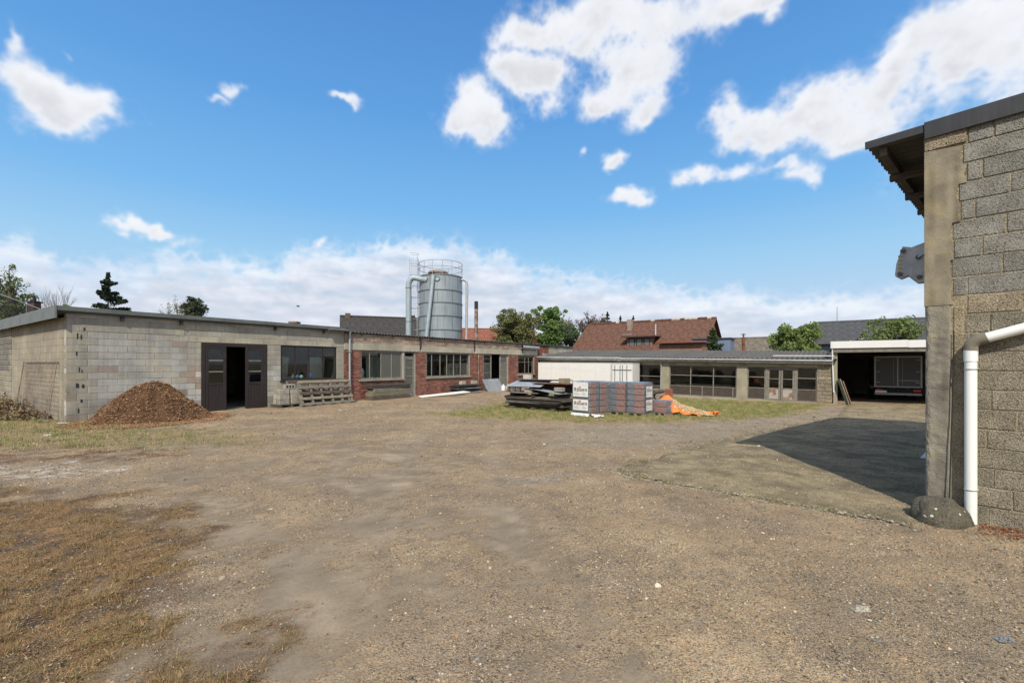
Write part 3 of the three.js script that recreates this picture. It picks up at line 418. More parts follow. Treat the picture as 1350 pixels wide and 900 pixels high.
// a window: frame as the part, its bars, panes and blind panels as sub-parts. cells below panelTop are boarded
function windowUnit(parent, x0, x1, y0, y1, z, o = {}) {
  const fw = o.fw ?? 0.07, fd = o.fd ?? 0.07, bw = o.bw ?? 0.04, m = o.m, xs = [x0, ...(o.cols || []), x1], ys = [y0, ...(o.rows || []), y1];
  const w = P(o.name || 'window', [bx(x0, x1, y0, y0 + fw, z - fd / 2, z + fd / 2), bx(x0, x1, y1 - fw, y1, z - fd / 2, z + fd / 2), bx(x0, x0 + fw, y0 + fw, y1 - fw, z - fd / 2 + 0.002, z + fd / 2 - 0.002), bx(x1 - fw, x1, y0 + fw, y1 - fw, z - fd / 2 + 0.002, z + fd / 2 - 0.002)], m, parent);
  for (const x of o.cols || []) P('mullion', bx(x - bw / 2, x + bw / 2, y0 + fw, y1 - fw, z - fd * 0.36, z + fd * 0.36), m, w);
  for (const y of o.rows || []) for (let i = 0; i + 1 < xs.length; i++) P('transom', bx(xs[i] + (i ? bw / 2 : fw), xs[i + 1] - (i + 2 < xs.length ? bw / 2 : fw), y - bw * 0.4, y + bw * 0.4, z - fd * 0.3, z + fd * 0.3), m, w);
  for (let i = 0; i + 1 < xs.length; i++) for (let j = 0; j + 1 < ys.length; j++) { if (o.open && o.open(i, j)) continue; const blind = o.panelTop && ys[j + 1] <= o.panelTop + 0.01; P(blind ? 'panel' : 'pane', bx(xs[i] + 0.02, xs[i + 1] - 0.02, ys[j] + 0.02, ys[j + 1] - 0.02, z - 0.004, z + 0.004, 0), blind ? (typeof o.panel === 'function' ? o.panel(i, j) : o.panel) : (o.glassAt ? o.glassAt(i, j) : o.glass || M.glass), w).rotation.y = 0; }
  return w;
}
// a door leaf: glazed above, boarded below; hung at x0, opened by turn
function doorLeaf(parent, x0, x1, y0, y1, z, o = {}) {
  const w = x1 - x0, st = o.st ?? 0.1, pt = o.panelTop ?? y0 + 0.8, m = o.m, rows = o.rows ?? 3, d = o.d ?? 0.05, hinge = o.hingeRight ? x1 : x0, s = o.hingeRight ? -1 : 1;
  const X = (v) => (o.hingeRight ? v - w : v);
  const g = P('door', [bx(X(0), X(st), 0, y1 - y0, -d / 2, d / 2), bx(X(w - st), X(w), 0, y1 - y0, -d / 2, d / 2), bx(X(st), X(w - st), y1 - y0 - st, y1 - y0, -d / 2 + 0.003, d / 2 - 0.003), bx(X(st), X(w - st), pt - y0 - 0.04, pt - y0 + 0.04, -d / 2 + 0.003, d / 2 - 0.003), bx(X(st), X(w - st), 0, 0.09, -d / 2 + 0.003, d / 2 - 0.003)], m, parent);
  g.position.set(hinge, y0, z); g.rotation.y = rad(o.turn || 0);
  const h = (y1 - st - pt - 0.04) / rows;
  for (let k = 0; k < rows; k++) { const a = pt + 0.04 - y0 + k * h; if (k) P('glazing_bar', bx(X(st), X(w - st), a - 0.018, a + 0.018, -d * 0.35, d * 0.35), o.barM || m, g); P('pane', bx(X(st - 0.01), X(w - st + 0.01), a, a + h, -0.003, 0.003, 0), o.glass || M.glass, g); }
  const nb = o.boards ?? Math.max(2, Math.round((w - 2 * st) / 0.11)), bwid = (w - 2 * st) / nb; for (let k = 0; k < nb; k++) P('board', bx(X(st + k * bwid + 0.003), X(st + (k + 1) * bwid - 0.003), 0.09, pt - y0 - 0.04, -0.012, 0.012 - (k % 2) * 0.003), o.boardM || m, g);
  return g;
}

// ---------- the block workshop ----------
{
  const b = thing('block_workshop', 'low grey block workshop with flat roof and dark double doors', 'workshop', LB, 0, 0, 0), L = 9.05, dep = 9.6, door = [3.4, 5.65, -0.3, 2.4], win = [6.19, 8.7, 1.0, 2.4], holes = [door, win];
  b.position.y = 0;
  const fw = P('front_wall', wallBoxes(0, L, -0.3, 3.1, -0.22, -0.010, holes), M.mortar, b);
  const lint = [[2.9, 9.05, 2.4, 2.6], [0.3, 2.9, 2.6, 2.8]];
  courses(fw, { x0: 0, x1: L, y0: -0.2, y1: 3.1, h: 0.2, len: 0.46, d: 0.08, z: 0, joint: 0.011, chamfer: 0.005, jit: 0.006, holes: [...holes, ...lint], seed: 3, pick: (x, y, q) => {
    if (x > 0.56 && x < 2.95 && y < 2.6) { if (x > 2.35 && y < 1.3 && q() < 0.55) return M.whitewash; if (q() < 0.03) return M.pinkwash; return M.infill[Math.floor(q() * 6)]; }
    if (x > 2.9 && x < 3.5 && y < 1.7 && y > 0.3) return q() < 0.5 ? M.pinkwash : q() < 0.5 ? M.whitewash : M.blocks[4];
    if (x > 5.6 && x < 6.25 && y < 1.9 && y > 0.5) return q() < 0.6 ? M.whitewash : M.blocks[2];
    if (y < 0.2 && x < 1.6) return M.pinkwash;
    return y > 2.6 ? M.blocks[[1, 3, 1, 4, 0][Math.floor(q() * 5)]] : M.blocks[Math.floor(q() * 5)]; } });
  for (const [x0, x1, y0, y1] of lint) P('lintel', bx(x0, x1, y0 + 0.004, y1 - 0.004, -0.15, 0.006, 0.008), x0 < 1 ? M.blocks[3] : M.lintel, b);
  for (const [x, y, w, h] of [[0.36, 2.62, 0.05, 0.09], [0.22, 2.38, 0.03, 0.16], [0.30, 2.36, 0.03, 0.14], [0.20, 1.9, 0.03, 0.12], [0.26, 1.42, 0.025, 0.15], [0.32, 1.40, 0.02, 0.10], [0.20, 0.98, 0.06, 0.12], [0.33, 0.97, 0.05, 0.1], [0.30, 0.55, 0.04, 0.09], [0.24, 0.25, 0.03, 0.13]]) P('pocket_shade', bx(x, x + w, y, y + h, -0.03, 0.009, 0.004), M.black, b);  // solid black boxes; the shade inside the small holes is put into their colour
  const ew = P('end_wall', bx(-dep, -0.002, -0.3, 2.98, -0.22, -0.006, 0), M.endblocks[0], b); ew.rotation.y = -Math.PI / 2;
  courses(ew, { x0: -7.2, x1: -0.001, y0: -0.2, y1: 3.0, h: 0.2, len: 0.5, d: 0.08, z: 0, joint: 0.005, jit: 0.003, chamfer: 0.003, seed: 8, pick: (x, y, q) => M.endblocks[Math.floor(q() * 4)] });
  const ow = P('end_wall', bx(-dep, -7.22, -0.3, 2.98, -0.014, 0.004, 0), M.paleMortar, b); ow.rotation.y = -Math.PI / 2;
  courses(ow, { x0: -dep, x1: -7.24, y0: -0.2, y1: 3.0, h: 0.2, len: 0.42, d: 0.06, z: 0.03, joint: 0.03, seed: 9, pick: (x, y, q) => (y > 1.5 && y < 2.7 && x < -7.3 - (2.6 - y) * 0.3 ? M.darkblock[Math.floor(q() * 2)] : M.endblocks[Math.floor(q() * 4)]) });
  P('back_wall', bx(0.23, L, -0.3, 3.08, -dep, -dep + 0.2, 0), M.inside, b); P('party_wall', bx(L - 0.2, L - 0.004, -0.3, 3.08, -dep + 0.201, -0.221, 0), M.inside, b); P('floor', bx(0.2, L - 0.2, -0.3, 0.02, -dep + 0.2, -0.221, 0), M.inside, b);
  P('roof', bx(-0.22, L + 0.05, 3.1, 3.24, -dep - 0.1, 0.14), M.roofFelt, b);
  P('fascia', bx(-0.26, -0.222, 2.93, 3.29, -dep - 0.1, 0.19), M.fascia, b); P('roof_edge', [bx(-0.22, L + 0.05, 3.15, 3.275, 0.142, 0.18), bx(-0.22, L + 0.05, 3.24, 3.275, 0.0, 0.14)], M.fascia, b);
  P('gutter', [rod(V(L - 0.9, 3.14, 0.23), V(L + 0.05, 3.14, 0.23), 0.06, 0.06, 10)], M.fascia, b);
  for (const x of [1.2, 2.75, 5.9, 8.0]) P('roof_beam', bx(x, x + 0.08, 2.96, 3.098, 0.008, 0.11), M.blackWood, b);
  P('door_frame', [bx(3.4, 3.52, 0, 2.39, -0.14, 0.012), bx(5.53, 5.65, 0, 2.39, -0.14, 0.012), bx(3.52, 5.53, 2.28, 2.39, -0.14, 0.01)], M.maroon, b);
  doorLeaf(b, 3.525, 4.2, 0.02, 2.275, -0.02, { m: M.maroon, barM: M.winGrey, rows: 3, panelTop: 0.95, boardM: M.maroon }); doorLeaf(b, 4.86, 5.525, 0.02, 2.275, -0.02, { m: M.maroon, barM: M.winGrey, rows: 3, panelTop: 0.95, hingeRight: true });
  windowUnit(b, 6.2, 8.69, 1.0, 2.395, -0.06, { m: M.maroon, cols: [6.8, 7.42, 8.06], fw: 0.06 }); P('sill', bx(6.15, 8.74, 0.95, 1.0, -0.2, 0.05), M.maroon, b);
  P('drainpipe', [tube([V(9.28, 3.1, 0.1), V(9.28, 1.0, 0.1)], 0.045, 10), tube([V(9.28, 1.0, 0.1), V(9.28, 0.02, 0.1)], 0.05, 10), bx(9.2, 9.36, 2.2, 2.23, 0.03, 0.16)], M.zincDull, b);
}
// ---------- the brick workshop ----------
{
  const b = thing('brick_workshop', 'long low workshop of red brick piers and grey window bays', 'workshop', LB, 9.06, 0, 0), x = (t) => t - 9.06, L = x(31.4), dep = 5.2;
  b.position.y = 0;
  const H = [[9.95, 12.5, 0.93, 2.3], [12.6, 13.36, -0.3, 2.3], [14.16, 17.8, 0.95, 2.3], [19.15, 21.85, -0.3, 2.3], [23.05, 25.2, 0.95, 2.3]].map(([a, c, d, e]) => [x(a), x(c), d, e]);
  P('wall', wallBoxes(0, L, -0.5, 2.3, -0.25, -0.02, H), M.paleMortar, b);
  const red = [[.37, .135, .095], [.31, .115, .085], [.42, .19, .14], [.25, .095, .075], [.36, .16, .12]];
  const pier = (a, c, y0, y1, s) => part('brickwork', bricks(x(a), x(c), y0, y1, 0, H, s, red), M.brickVC, b).userData.kind = 'stuff';
  pier(9.06, 9.95, -0.35, 2.3, 1); pier(9.95, 12.6, -0.35, 0.88, 2); pier(13.36, 14.16, -0.35, 2.3, 3); pier(14.16, 17.8, -0.35, 0.90, 4); pier(17.8, 19.15, -0.35, 2.3, 5); pier(21.85, 23.05, -0.35, 2.3, 6); pier(23.05, 25.2, -0.35, 0.90, 7); pier(25.2, 27.0, -0.35, 2.3, 8);
  for (const [a, c] of [[9.06, 13.66], [13.76, 18.18], [18.28, 23.5], [23.6, 25.6]]) P('lintel', bx(x(a), x(c), 2.3, 2.62, -0.2, 0.03, 0.01), M.lintel, b);
  P('upper_wall', bx(0, L, 2.3, 3.06, -0.25, -0.05, 0), M.mortar, b);
  const rose = [[.47, .36, .29], [.44, .34, .285], [.50, .385, .30], [.42, .345, .29]];
  for (const [a, c, s] of [[9.08, 13.66, 21], [13.76, 18.18, 22], [18.28, 23.5, 23], [23.6, 25.5, 24]]) part('blockwork', bricks(x(a), x(c), 2.625, 3.05, 0.01, [], s, rose, 0.4, 0.105, 0.010), M.brickVC, b).userData.kind = 'stuff';
  part('brickwork', bricks(x(25.62), x(27.3), 2.3, 3.05, 0.02, [], 25, red), M.brickVC, b).userData.kind = 'stuff'; P('render_panel', bx(x(27.32), L, 2.3, 3.05, -0.05, 0.01), M.lintel, b);
  for (const t of [13.71, 18.23, 23.55]) P('beam_end', bx(x(t) - 0.045, x(t) + 0.045, 2.5, 3.06, -0.04, 0.05), M.blackWood, b);
  P('back_wall', bx(0.01, L, -0.5, 3.06, -dep, -dep + 0.2, 0), M.inside, b); P('gable_wall', bx(L - 0.2, L, -0.5, 3.06, -dep + 0.2, -0.251, 0), M.mortar, b); P('floor', bx(0.01, L - 0.2, -0.4, 0.0, -dep + 0.2, -0.251, 0), M.inside, b); P('party_wall', bx(0, 0.05, 0, 3.05, -dep + 0.2, -0.251, 0), M.inside, b);
  // roof of corrugated sheets, each lapped over the next, on a row of rafters
  const nS = 24, ws = (L + 0.1) / nS;
  for (let k = 0; k < nS; k++) { const o = P('roof_sheet', corrugated(ws + 0.06, dep + 0.38, 0.026, 0.19), M.corrugated, b); o.position.set(k * ws, 3.17 + (k % 2) * 0.009, -dep - 0.25); o.rotation.x = 0.012; o.rotation.z = 0; }
  P('roof_board', bx(0, L, 3.065, 3.09, -dep, 0.10), M.blackWood, b);
  for (let k = 0; k < 12; k++) P('rafter', bx(0.9 + k * 1.85, 0.98 + k * 1.85, 2.99, 3.064, 0.02, 0.12), M.blackWood, b);
  P('capping', bx(-0.05, 0.1, 3.1, 3.27, -dep, 0.20), M.darkFascia, b);
  // windows and doors
  const wz = -0.07, curtain = M.dirtyGlass;
  windowUnit(b, x(9.96), x(12.49), 0.93, 2.29, wz, { m: M.winGrey, cols: [10.49, 11.16, 11.81].map(x), glassAt: (i) => (i > 1 ? curtain : M.glass) }); P('sill', bx(x(9.85), x(12.58), 0.86, 0.93, -0.2, 0.07), M.slab, b);
  windowUnit(b, x(12.62), x(13.34), 2.0, 2.29, wz, { m: M.winGrey, fw: 0.05, name: 'fanlight' }); doorLeaf(b, x(12.62), x(13.34), 0.02, 1.99, wz, { m: M.winGrey, rows: 3, panelTop: 0.55, boardM: M.greyWood, glass: curtain });
  windowUnit(b, x(14.17), x(17.79), 0.95, 2.29, wz, { m: M.winGrey, cols: [14.62, 15.28, 15.83, 16.41, 17.01].map(x) }); P('sill', bx(x(14.08), x(17.9), 0.88, 0.95, -0.2, 0.07), M.slab, b);
  windowUnit(b, x(19.17), x(20.02), 0.02, 2.28, wz, { m: M.winGrey, rows: [0.55, 1.1, 1.7], panelTop: 0.56, panel: M.greyWood, name: 'side_light' });
  doorLeaf(b, x(20.95), x(21.84), 0.02, 2.28, wz, { m: M.winGrey, rows: 3, panelTop: 0.75, boardM: M.greyWood, hingeRight: true, glass: curtain });
  windowUnit(b, x(23.06), x(25.19), 0.95, 2.29, wz, { m: M.winBrown, cols: [24.0, 24.5].map(x), rows: [1.8] }); P('sill', bx(x(23.0), x(25.25), 0.88, 0.95, -0.2, 0.08), M.lintel, b);
  P('drainpipe', tube([V(x(18.55), 2.25, 0.08), V(x(18.55), 0.3, 0.08)], 0.035, 8), M.rusty, b);
}
// ---------- the glazed shed across the yard ----------
{
  const b = thing('glazed_shed', 'low glazed shed with corrugated grey roof and concrete posts', 'shed', MB, 0, -0.12, 0), L = 17.95, dep = 6;
  b.rotation.z = -0.018;
  const bays = [[0.4, 7.4], [7.5, 8.95], [9.48, 13.35], [13.91, 17.27]], holes = bays.map(([a, c]) => [a, c, a < 1 ? 1.2 : 0.02, 1.9]);
  P('post_wall', wallBoxes(0, 17.3, -0.5, 2.05, -0.25, 0, holes), M.slab, b);
  P('beam', bx(0, L, 2.05, 2.28, -0.24, 0.015, 0.01), M.slab, b);
  const cw = P('corner_pier', bx(17.3, L - 0.01, -0.5, 2.05, -0.24, -0.02, 0), M.mortar, b);
  courses(cw, { x0: 17.3, x1: L, y0: -0.35, y1: 2.05, h: 0.2, len: 0.42, d: 0.08, z: 0.012, joint: 0.02, jit: 0.02, loose: true, seed: 41, pick: (u, v, q) => M.oldblock[Math.floor(q() * 4)] });
  part('brickwork', bricks(-0.25, -0.01, -0.35, 2.2, 0.005, [], 43, [[.36, .14, .09], [.44, .36, .28], [.30, .12, .08]], 0.24, 0.09), M.brickVC, b).rotation.y = Math.PI / 2; b.children.at(-1).position.set(L, 0, -0.24); b.children.at(-1).userData.kind = 'stuff';
  P('side_wall', bx(L - 0.2, L - 0.012, -0.5, 2.75, -dep, -0.241, 0), M.mortar, b); P('back_wall', bx(0, L - 0.2, -0.5, 2.85, -dep, -dep + 0.2, 0), M.inside, b); P('side_wall', bx(0, 0.2, -0.5, 2.6, -dep + 0.2, -0.251, 0), M.inside, b); P('floor', bx(0.2, L - 0.2, -0.5, 0.0, -dep + 0.2, -0.251, 0), M.inside, b);
  P('block_panel', bx(0.42, 3.2, 1.62, 1.9, -0.1, -0.02), M.oldblock[0], b);
  const nS = 19, ws = (L + 0.3) / nS, slope = Math.atan2(0.56, dep), len = (dep + 0.5) / Math.cos(slope);
  for (let k = 0; k < nS; k++) { const o = P('roof_sheet', corrugated(ws + 0.08, len, 0.036, 0.24), M.corrugated, b); o.position.set(-0.2 + k * ws, 2.95 + (k % 2) * 0.01, -dep - 0.1); o.rotation.x = slope; }
  P('gutter', [rod(V(-0.3, 2.30, 0.36), V(6.4, 2.30, 0.36), 0.055, 0.055, 10), rod(V(6.4, 2.27, 0.36), V(L, 2.27, 0.36), 0.055, 0.055, 10)], M.zincDull, b);
  P('eaves_board', [bx(-0.2, 6.1, 2.14, 2.29, 0.28, 0.30), bx(6.15, 12.2, 2.12, 2.27, 0.28, 0.30), bx(12.25, L, 2.11, 2.26, 0.28, 0.30)], M.paintedWood, b);
  P('drainpipe', [tube([V(8.98, 2.25, 0.33), V(8.98, 2.05, 0.12), V(8.98, 1.7, 0.06)], 0.035, 8), tube([V(8.98, 1.7, 0.06), V(8.98, 0, 0.06)], 0.035, 8)], M.zincDull, b);
  P('drainpipe', [tube([V(0.1, 2.25, 0.33), V(0.1, 2.0, 0.12), V(0.1, 0, 0.08)], 0.04, 8)], M.zincDull, b);
  P('capping', bx(15.2, L + 0.06, 2.455, 2.50, 0.0, 0.12), M.white, b).rotation.z = 0.003;
  const o = { m: M.winBrown, bw: 0.055, fw: 0.055, panel: M.panelBrown };
  windowUnit(b, 7.5, 8.95, 0.02, 1.9, -0.1, { ...o, rows: [0.55, 1.15], panelTop: 0.55 });
  const w1 = windowUnit(b, 9.48, 13.35, 0.02, 1.9, -0.1, { ...o, cols: [10.76, 12.07], rows: [0.62, 1.28], panelTop: 0.62 });
  for (const u of [11.45, 13.15]) P('batten', bx(u - 0.03, u + 0.03, 0.07, 0.6, -0.095, -0.06), M.winBrown, w1);
  windowUnit(b, 13.91, 14.83, 0.02, 1.9, -0.1, { ...o, rows: [0.68, 1.3], panelTop: 0.68 });
  windowUnit(b, 16.33, 17.27, 0.02, 1.9, -0.1, { ...o, rows: [0.68, 1.3], panelTop: 0.68 });
  P('door_frame', [bx(14.83, 14.93, 0.02, 1.9, -0.14, -0.05), bx(16.23, 16.33, 0.02, 1.9, -0.14, -0.05), bx(14.93, 16.23, 1.83, 1.9, -0.14, -0.052)], M.winBrown, b);
  const peel = mat([.46, .42, .385], { map: rustT });
  for (const [a, c, h] of [[14.93, 15.57, false], [15.59, 16.23, true]]) { const d = doorLeaf(b, a, c, 0.03, 1.82, -0.09, { m: M.winBrown, rows: 2, panelTop: 0.68, boardM: peel, boards: 1, hingeRight: h, st: 0.09 }); P('handle', rod(V(h ? -0.58 : 0.58, 0.95, 0.02), V(h ? -0.58 : 0.58, 0.95, 0.06), 0.02, 0.025, 8), M.zinc, d); }
  // a plank bench inside, seen through the panes
  const bench = thing('workbench', 'long pale plank bench behind the shed glazing', 'workbench', MB, 9.6, gy(...MB.at(11.4, -1)) + 0.05, -0.9); P('bench_top', bx(0, 3.6, 0.72, 0.77, -0.3, 0.3), M.paleWood, bench); for (const u of [0.1, 1.75, 3.4]) for (const v of [-0.22, 0.22]) P('leg', bx(u, u + 0.07, -0.05, 0.72, v - 0.035, v + 0.035), M.greyWood, bench); bench.rotation.z = -0.018;
}
// ---------- the garage with the parked box truck ----------
{
  const g0 = -0.44, b = thing('open_garage', 'open garage with white fascia and dark interior beside the glazed shed', 'garage', MB, 18.0, g0, 0), W = 9.5, dep = 11, T = 3.27;
  P('side_wall', bx(0, 0.18, -0.3, 2.9, -dep, -0.0, 0), M.slab, b); P('side_wall', bx(W - 0.2, W, -0.3, 2.9, -dep, 0, 0), M.inside, b); P('back_wall', bx(0.18, W - 0.2, -0.3, 2.9, -dep, -dep + 0.2, 0), M.inside, b);
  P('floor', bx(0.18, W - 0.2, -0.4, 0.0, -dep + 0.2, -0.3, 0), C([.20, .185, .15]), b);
  P('roof', bx(-0.1, W, 2.92, 3.1, -dep, 0.2), M.roofFelt, b);
  P('fascia', [bx(-0.12, 3.0, 2.92, T + 0.01, 0.2, 0.24), bx(3.003, W, 2.90, T - 0.01, 0.2, 0.238)], M.white, b);
  P('beam', bx(0.0, W, 2.70, 2.915, -0.02, 0.17), M.greyWood, b);
  P('drainpipe', [tube([V(-0.04, 2.95, 0.14), V(-0.04, 2.5, 0.12), V(0.02, 0.6, 0.08)], 0.035, 8)], M.white, b);
  for (let k = 1; k < 5; k++) P('rafter', bx(0.18, W - 0.2, 2.76, 2.915, -k * 2.1, -k * 2.1 + 0.1), M.darkWood, b);
  // the truck, backed away from us
  const t = thing('box_truck', 'box truck parked in the dark garage, rear doors facing out', 'truck', MB, 21.0, g0, -3.9);
  const W2 = 1.02, box = mat([.07, .072, .078], { roughness: 0.6 }), alu = mat([.30, .31, .31], { metalness: 0.3, roughness: 0.5 });
  P('cargo_box', bx(-W2, W2, 0.82, 2.52, -4.2, -0.02), box, t);
  P('rear_frame', [bx(-W2 - 0.02, -W2 + 0.06, 0.78, 2.54, -0.06, 0.03), bx(W2 - 0.06, W2 + 0.02, 0.78, 2.54, -0.06, 0.03), bx(-W2 + 0.06, W2 - 0.06, 2.46, 2.54, -0.06, 0.028), bx(-W2 + 0.06, W2 - 0.06, 0.78, 0.86, -0.06, 0.028)], alu, t);
  for (const s of [-1, 1]) { const d = P('rear_door', bx(Math.min(s * 0.03, s * (W2 - 0.065)), Math.max(s * 0.03, s * (W2 - 0.065)), 0.87, 2.455, -0.018, 0.012), box, t); for (const y of [1.05, 1.65, 2.3]) P('hinge', bx(s * (W2 - 0.16) - 0.1, s * (W2 - 0.16) + 0.1, y, y + 0.04, 0.012, 0.03), alu, d); P('locking_bar', rod(V(s * 0.2, 0.9, 0.035), V(s * 0.2, 2.42, 0.035), 0.014), alu, d);
    P('tail_light', bx(s * (W2 - 0.2) - 0.17, s * (W2 - 0.2) + 0.17, 0.56, 0.68, 0.0, 0.04), mat([.55, .02, .02], { roughness: 0.25 }), t); }
  P('centre_post', bx(-0.03, 0.03, 0.86, 2.46, -0.015, 0.02), alu, t); P('step_rail', bx(0.06, W2 - 0.1, 1.16, 1.2, 0.014, 0.04), alu, t);
  P('bumper', bx(-W2, W2, 0.36, 0.48, -0.1, 0.06), alu, t); P('chassis', [bx(-0.45, -0.35, 0.5, 0.8, -6.0, -0.1), bx(0.35, 0.45, 0.5, 0.8, -6.0, -0.1), bx(-W2 + 0.1, W2 - 0.1, 0.5, 0.72, -0.09, -0.03)], M.black, t);
  P('number_plate', bx(-W2 + 0.02, -W2 + 0.54, 0.49, 0.6, 0.062, 0.07), mat([.8, .8, .78]), t);
  for (const z of [-1.3, -5.0]) for (const s of [-1, 1]) { const w = P('wheel', new THREE.TorusGeometry(0.25, 0.12, 10, 20).rotateY(Math.PI / 2).translate(s * 0.9, 0.37, z), M.black, t); P('rim', new THREE.CylinderGeometry(0.2, 0.2, 0.14, 16).rotateZ(Math.PI / 2).translate(s * 0.9, 0.37, z), alu, w); }
  P('cab', [bx(-0.98, 0.98, 0.5, 1.3, -6.1, -4.3, 0.05), bx(-0.92, 0.92, 1.3, 2.2, -5.5, -4.3, 0.15)], M.white, t); P('windscreen', bx(-0.85, 0.85, 1.35, 2.05, -5.56, -5.51), M.black, t);
  for (let k = 0; k < 2; k++) { const o = thing('leaning_board', ['greenish board leaning on the pier at the garage mouth', 'reddish board leaning on the pier at the garage mouth'][k], 'board', MB, 18.26 + k * 0.09, gy(...MB.at(18.4, 0.2)), 0.25 + k * 0.03); P('plank', bx(-0.02, 0.02, 0, 1.35 - k * 0.1, -0.2, 0.2), k ? mat([.40, .20, .14], { map: woodT }) : mat([.30, .33, .26], { map: woodT }), o); o.rotation.z = 0.0; o.children[0].rotation.z = 0; o.children[0].rotation.y = 0.3; o.rotation.z = 0.28; o.position.x += 0.35 * 0.825; o.position.z += 0.35 * 0.565; }
}
// ---------- the tall block barn at the yard's entrance ----------
{
  const b = thing('block_barn', 'tall barn of rough grey blocks with a rendered corner pier', 'barn', RB, 0, 0, 0), H = 4.16, W = 4.2, q = rng(61);
  b.position.y = 0;
  const rowsY = []; for (let r = 0; r < 21; r++) rowsY.push(-0.02 + r * 0.2);
  const jag = rowsY.map((y, r) => [0, y > 2.3 ? [0.21, 0.20, 0.22, 0.21, 0.27, 0.26, 0.32, 0.29, 0.33, 0.28][r - 12] ?? 0.3 : 0.285 + (r % 3) * 0.02, y, y + 0.2]);
  const fw = P('front_wall', bx(0.06, W, -0.4, H, -0.22, -0.008, 0), M.oldmortar, b);
  courses(fw, { x0: 0, x1: W, y0: -0.02, y1: 4.2, h: 0.2, len: 0.46, d: 0.09, z: 0, joint: 0.013, jit: 0.007, chamfer: 0.004, loose: true, holes: jag, seed: 64, pick: (x, y, k) => (y > 2.48 ? M.cinder : y > 2.08 ? M.oldblock : M.oldblockLow)[Math.floor(k() * (y > 2.08 ? 4 : 3))] });
  // render on the corner, with an uneven edge towards the blocks
  { const out = [[-0.012, 2.29]]; for (const [, w, y0, y1] of jag) if (y0 > 2.3 && y0 < 3.95) { out.push([w - 0.008 + 0.01 * q(), y0 - 0.01], [w - 0.012 - 0.012 * q(), y0 + 0.08], [w - 0.008 + 0.01 * q(), Math.min(y1 - 0.012, 3.995)]); } out.push([-0.012, 3.995]); out[1][1] = 2.29; const rs = new THREE.Shape(out.map(([a, c]) => new THREE.Vector2(a, c))); P('render_patch', new THREE.ExtrudeGeometry(rs, { depth: 0.21, bevelEnabled: true, bevelThickness: 0.004, bevelSize: 0.003, bevelSegments: 2 }).translate(0, 0, -0.2), M.render, b); }
  P('corner_block', bx(-0.014, 0.32, 4.0, 4.155, -0.2, 0.014, 0.006), M.oldblock[2], b);
  // the round concrete pier below, cracked along its length
  const rs = new THREE.Shape(), r0 = 0.05, x0 = -0.010, x1 = 0.205, z0 = -0.2, z1 = 0.008; rs.moveTo(x0 + r0, z0); rs.lineTo(x1 - 0.02, z0); rs.lineTo(x1, z0 + 0.02); rs.lineTo(x1, z1 - 0.03); rs.quadraticCurveTo(x1, z1, x1 - 0.03, z1); rs.lineTo(x0 + r0, z1); rs.quadraticCurveTo(x0, z1, x0, z1 - r0); rs.lineTo(x0, z0 + r0); rs.quadraticCurveTo(x0, z0, x0 + r0, z0);
  const pg = new THREE.ExtrudeGeometry(rs, { depth: 2.6, steps: 60, bevelEnabled: false, curveSegments: 8 }).rotateX(Math.PI / 2).translate(0, 2.285, 0), pp = pg.attributes.position; for (let i = 0; i < pp.count; i++) { const x = pp.getX(i), y = pp.getY(i), z = -pp.getZ(i), s = 0.006 * n3(x * 5, y * 1.2, z * 5) + 0.004 * n3(x * 30, y * 14, z * 30) - (Math.abs(((y + 2.03) % 0.62) - 0.31) < 0.022 ? 0.004 : 0); pp.setXYZ(i, x - s * 0.6 * (x < 0.06 ? 1 : 0), y, pp.getZ(i) + (pp.getZ(i) > -0.05 ? s : 0)); } pg.computeVertexNormals();
  P('corner_pier', pg, M.pier, b);
  P('mortar_fill', bx(0.215, 0.30, -0.1, 2.27, -0.1, 0.004, 0.012), M.oldmortar, b);
  P('wire', tube([V(0.222, 2.0, 0.02), V(0.222, 1.65, 0.025), V(0.212, 1.2, 0.03), V(0.2, 0.6, 0.05), V(0.19, 0.1, 0.06)], 0.006, 6), M.black, b);
  P('side_wall', bx(0.0, 0.2, -0.4, 4.05, -9, -0.222, 0), M.slab, b); P('back_wall', bx(0.2, W, -0.4, 4.05, -9, -8.8, 0), M.slab, b); P('side_wall', bx(W - 0.2, W, -0.4, 4.1, -8.8, -0.222, 0), M.slab, b);
  // roof: corrugated sheets that overhang the side, purlins below, dark metal fascia on the front
  const roof = P('roof', bx(-0.30, W + 0.1, 0.085, 0.10, -9.2, 0.02, 0), M.blackWood, b); roof.position.set(0, 4.19, 0); roof.rotation.set(0.035, 0, 0.014);
  for (let k = 0; k < 9; k++) { const o = P('roof_sheet', corrugated(1.06, W + 0.62, 0.024, 0.177).rotateY(Math.PI / 2), M.corrugated, roof); o.position.set(-0.52, 0.055 + (k % 2) * 0.008, -0.01 - k * 1.0); }
  for (const [x, w] of [[-0.42, 0.07], [-0.03, 0.06]]) P('purlin', bx(x, x + w, -0.08, 0.02, -9.1, -0.06), M.darkWood, roof);
  for (let k = 0; k < 7; k++) P('rafter', bx(-0.46, -0.01, -0.16, -0.085, -1.0 - k * 1.2, -0.92 - k * 1.2), M.darkWood, roof);
  P('fascia', bx(-0.012, W + 0.1, -0.06, 0.125, 0.022, 0.045), M.darkFascia, roof); P('verge_strip', bx(-0.54, -0.014, 0.02, 0.11, 0.012, 0.03), M.darkFascia, roof);
  // white plastic downpipe with its slanting feed
  const pipe = P('downpipe', [rod(V(0.355, 0.0, 0.085), V(0.355, 1.75, 0.085), 0.05, 0.05, 20), rod(V(0.355, 1.68, 0.085), V(0.355, 1.80, 0.085), 0.056, 0.056, 20)], M.pvc, b);
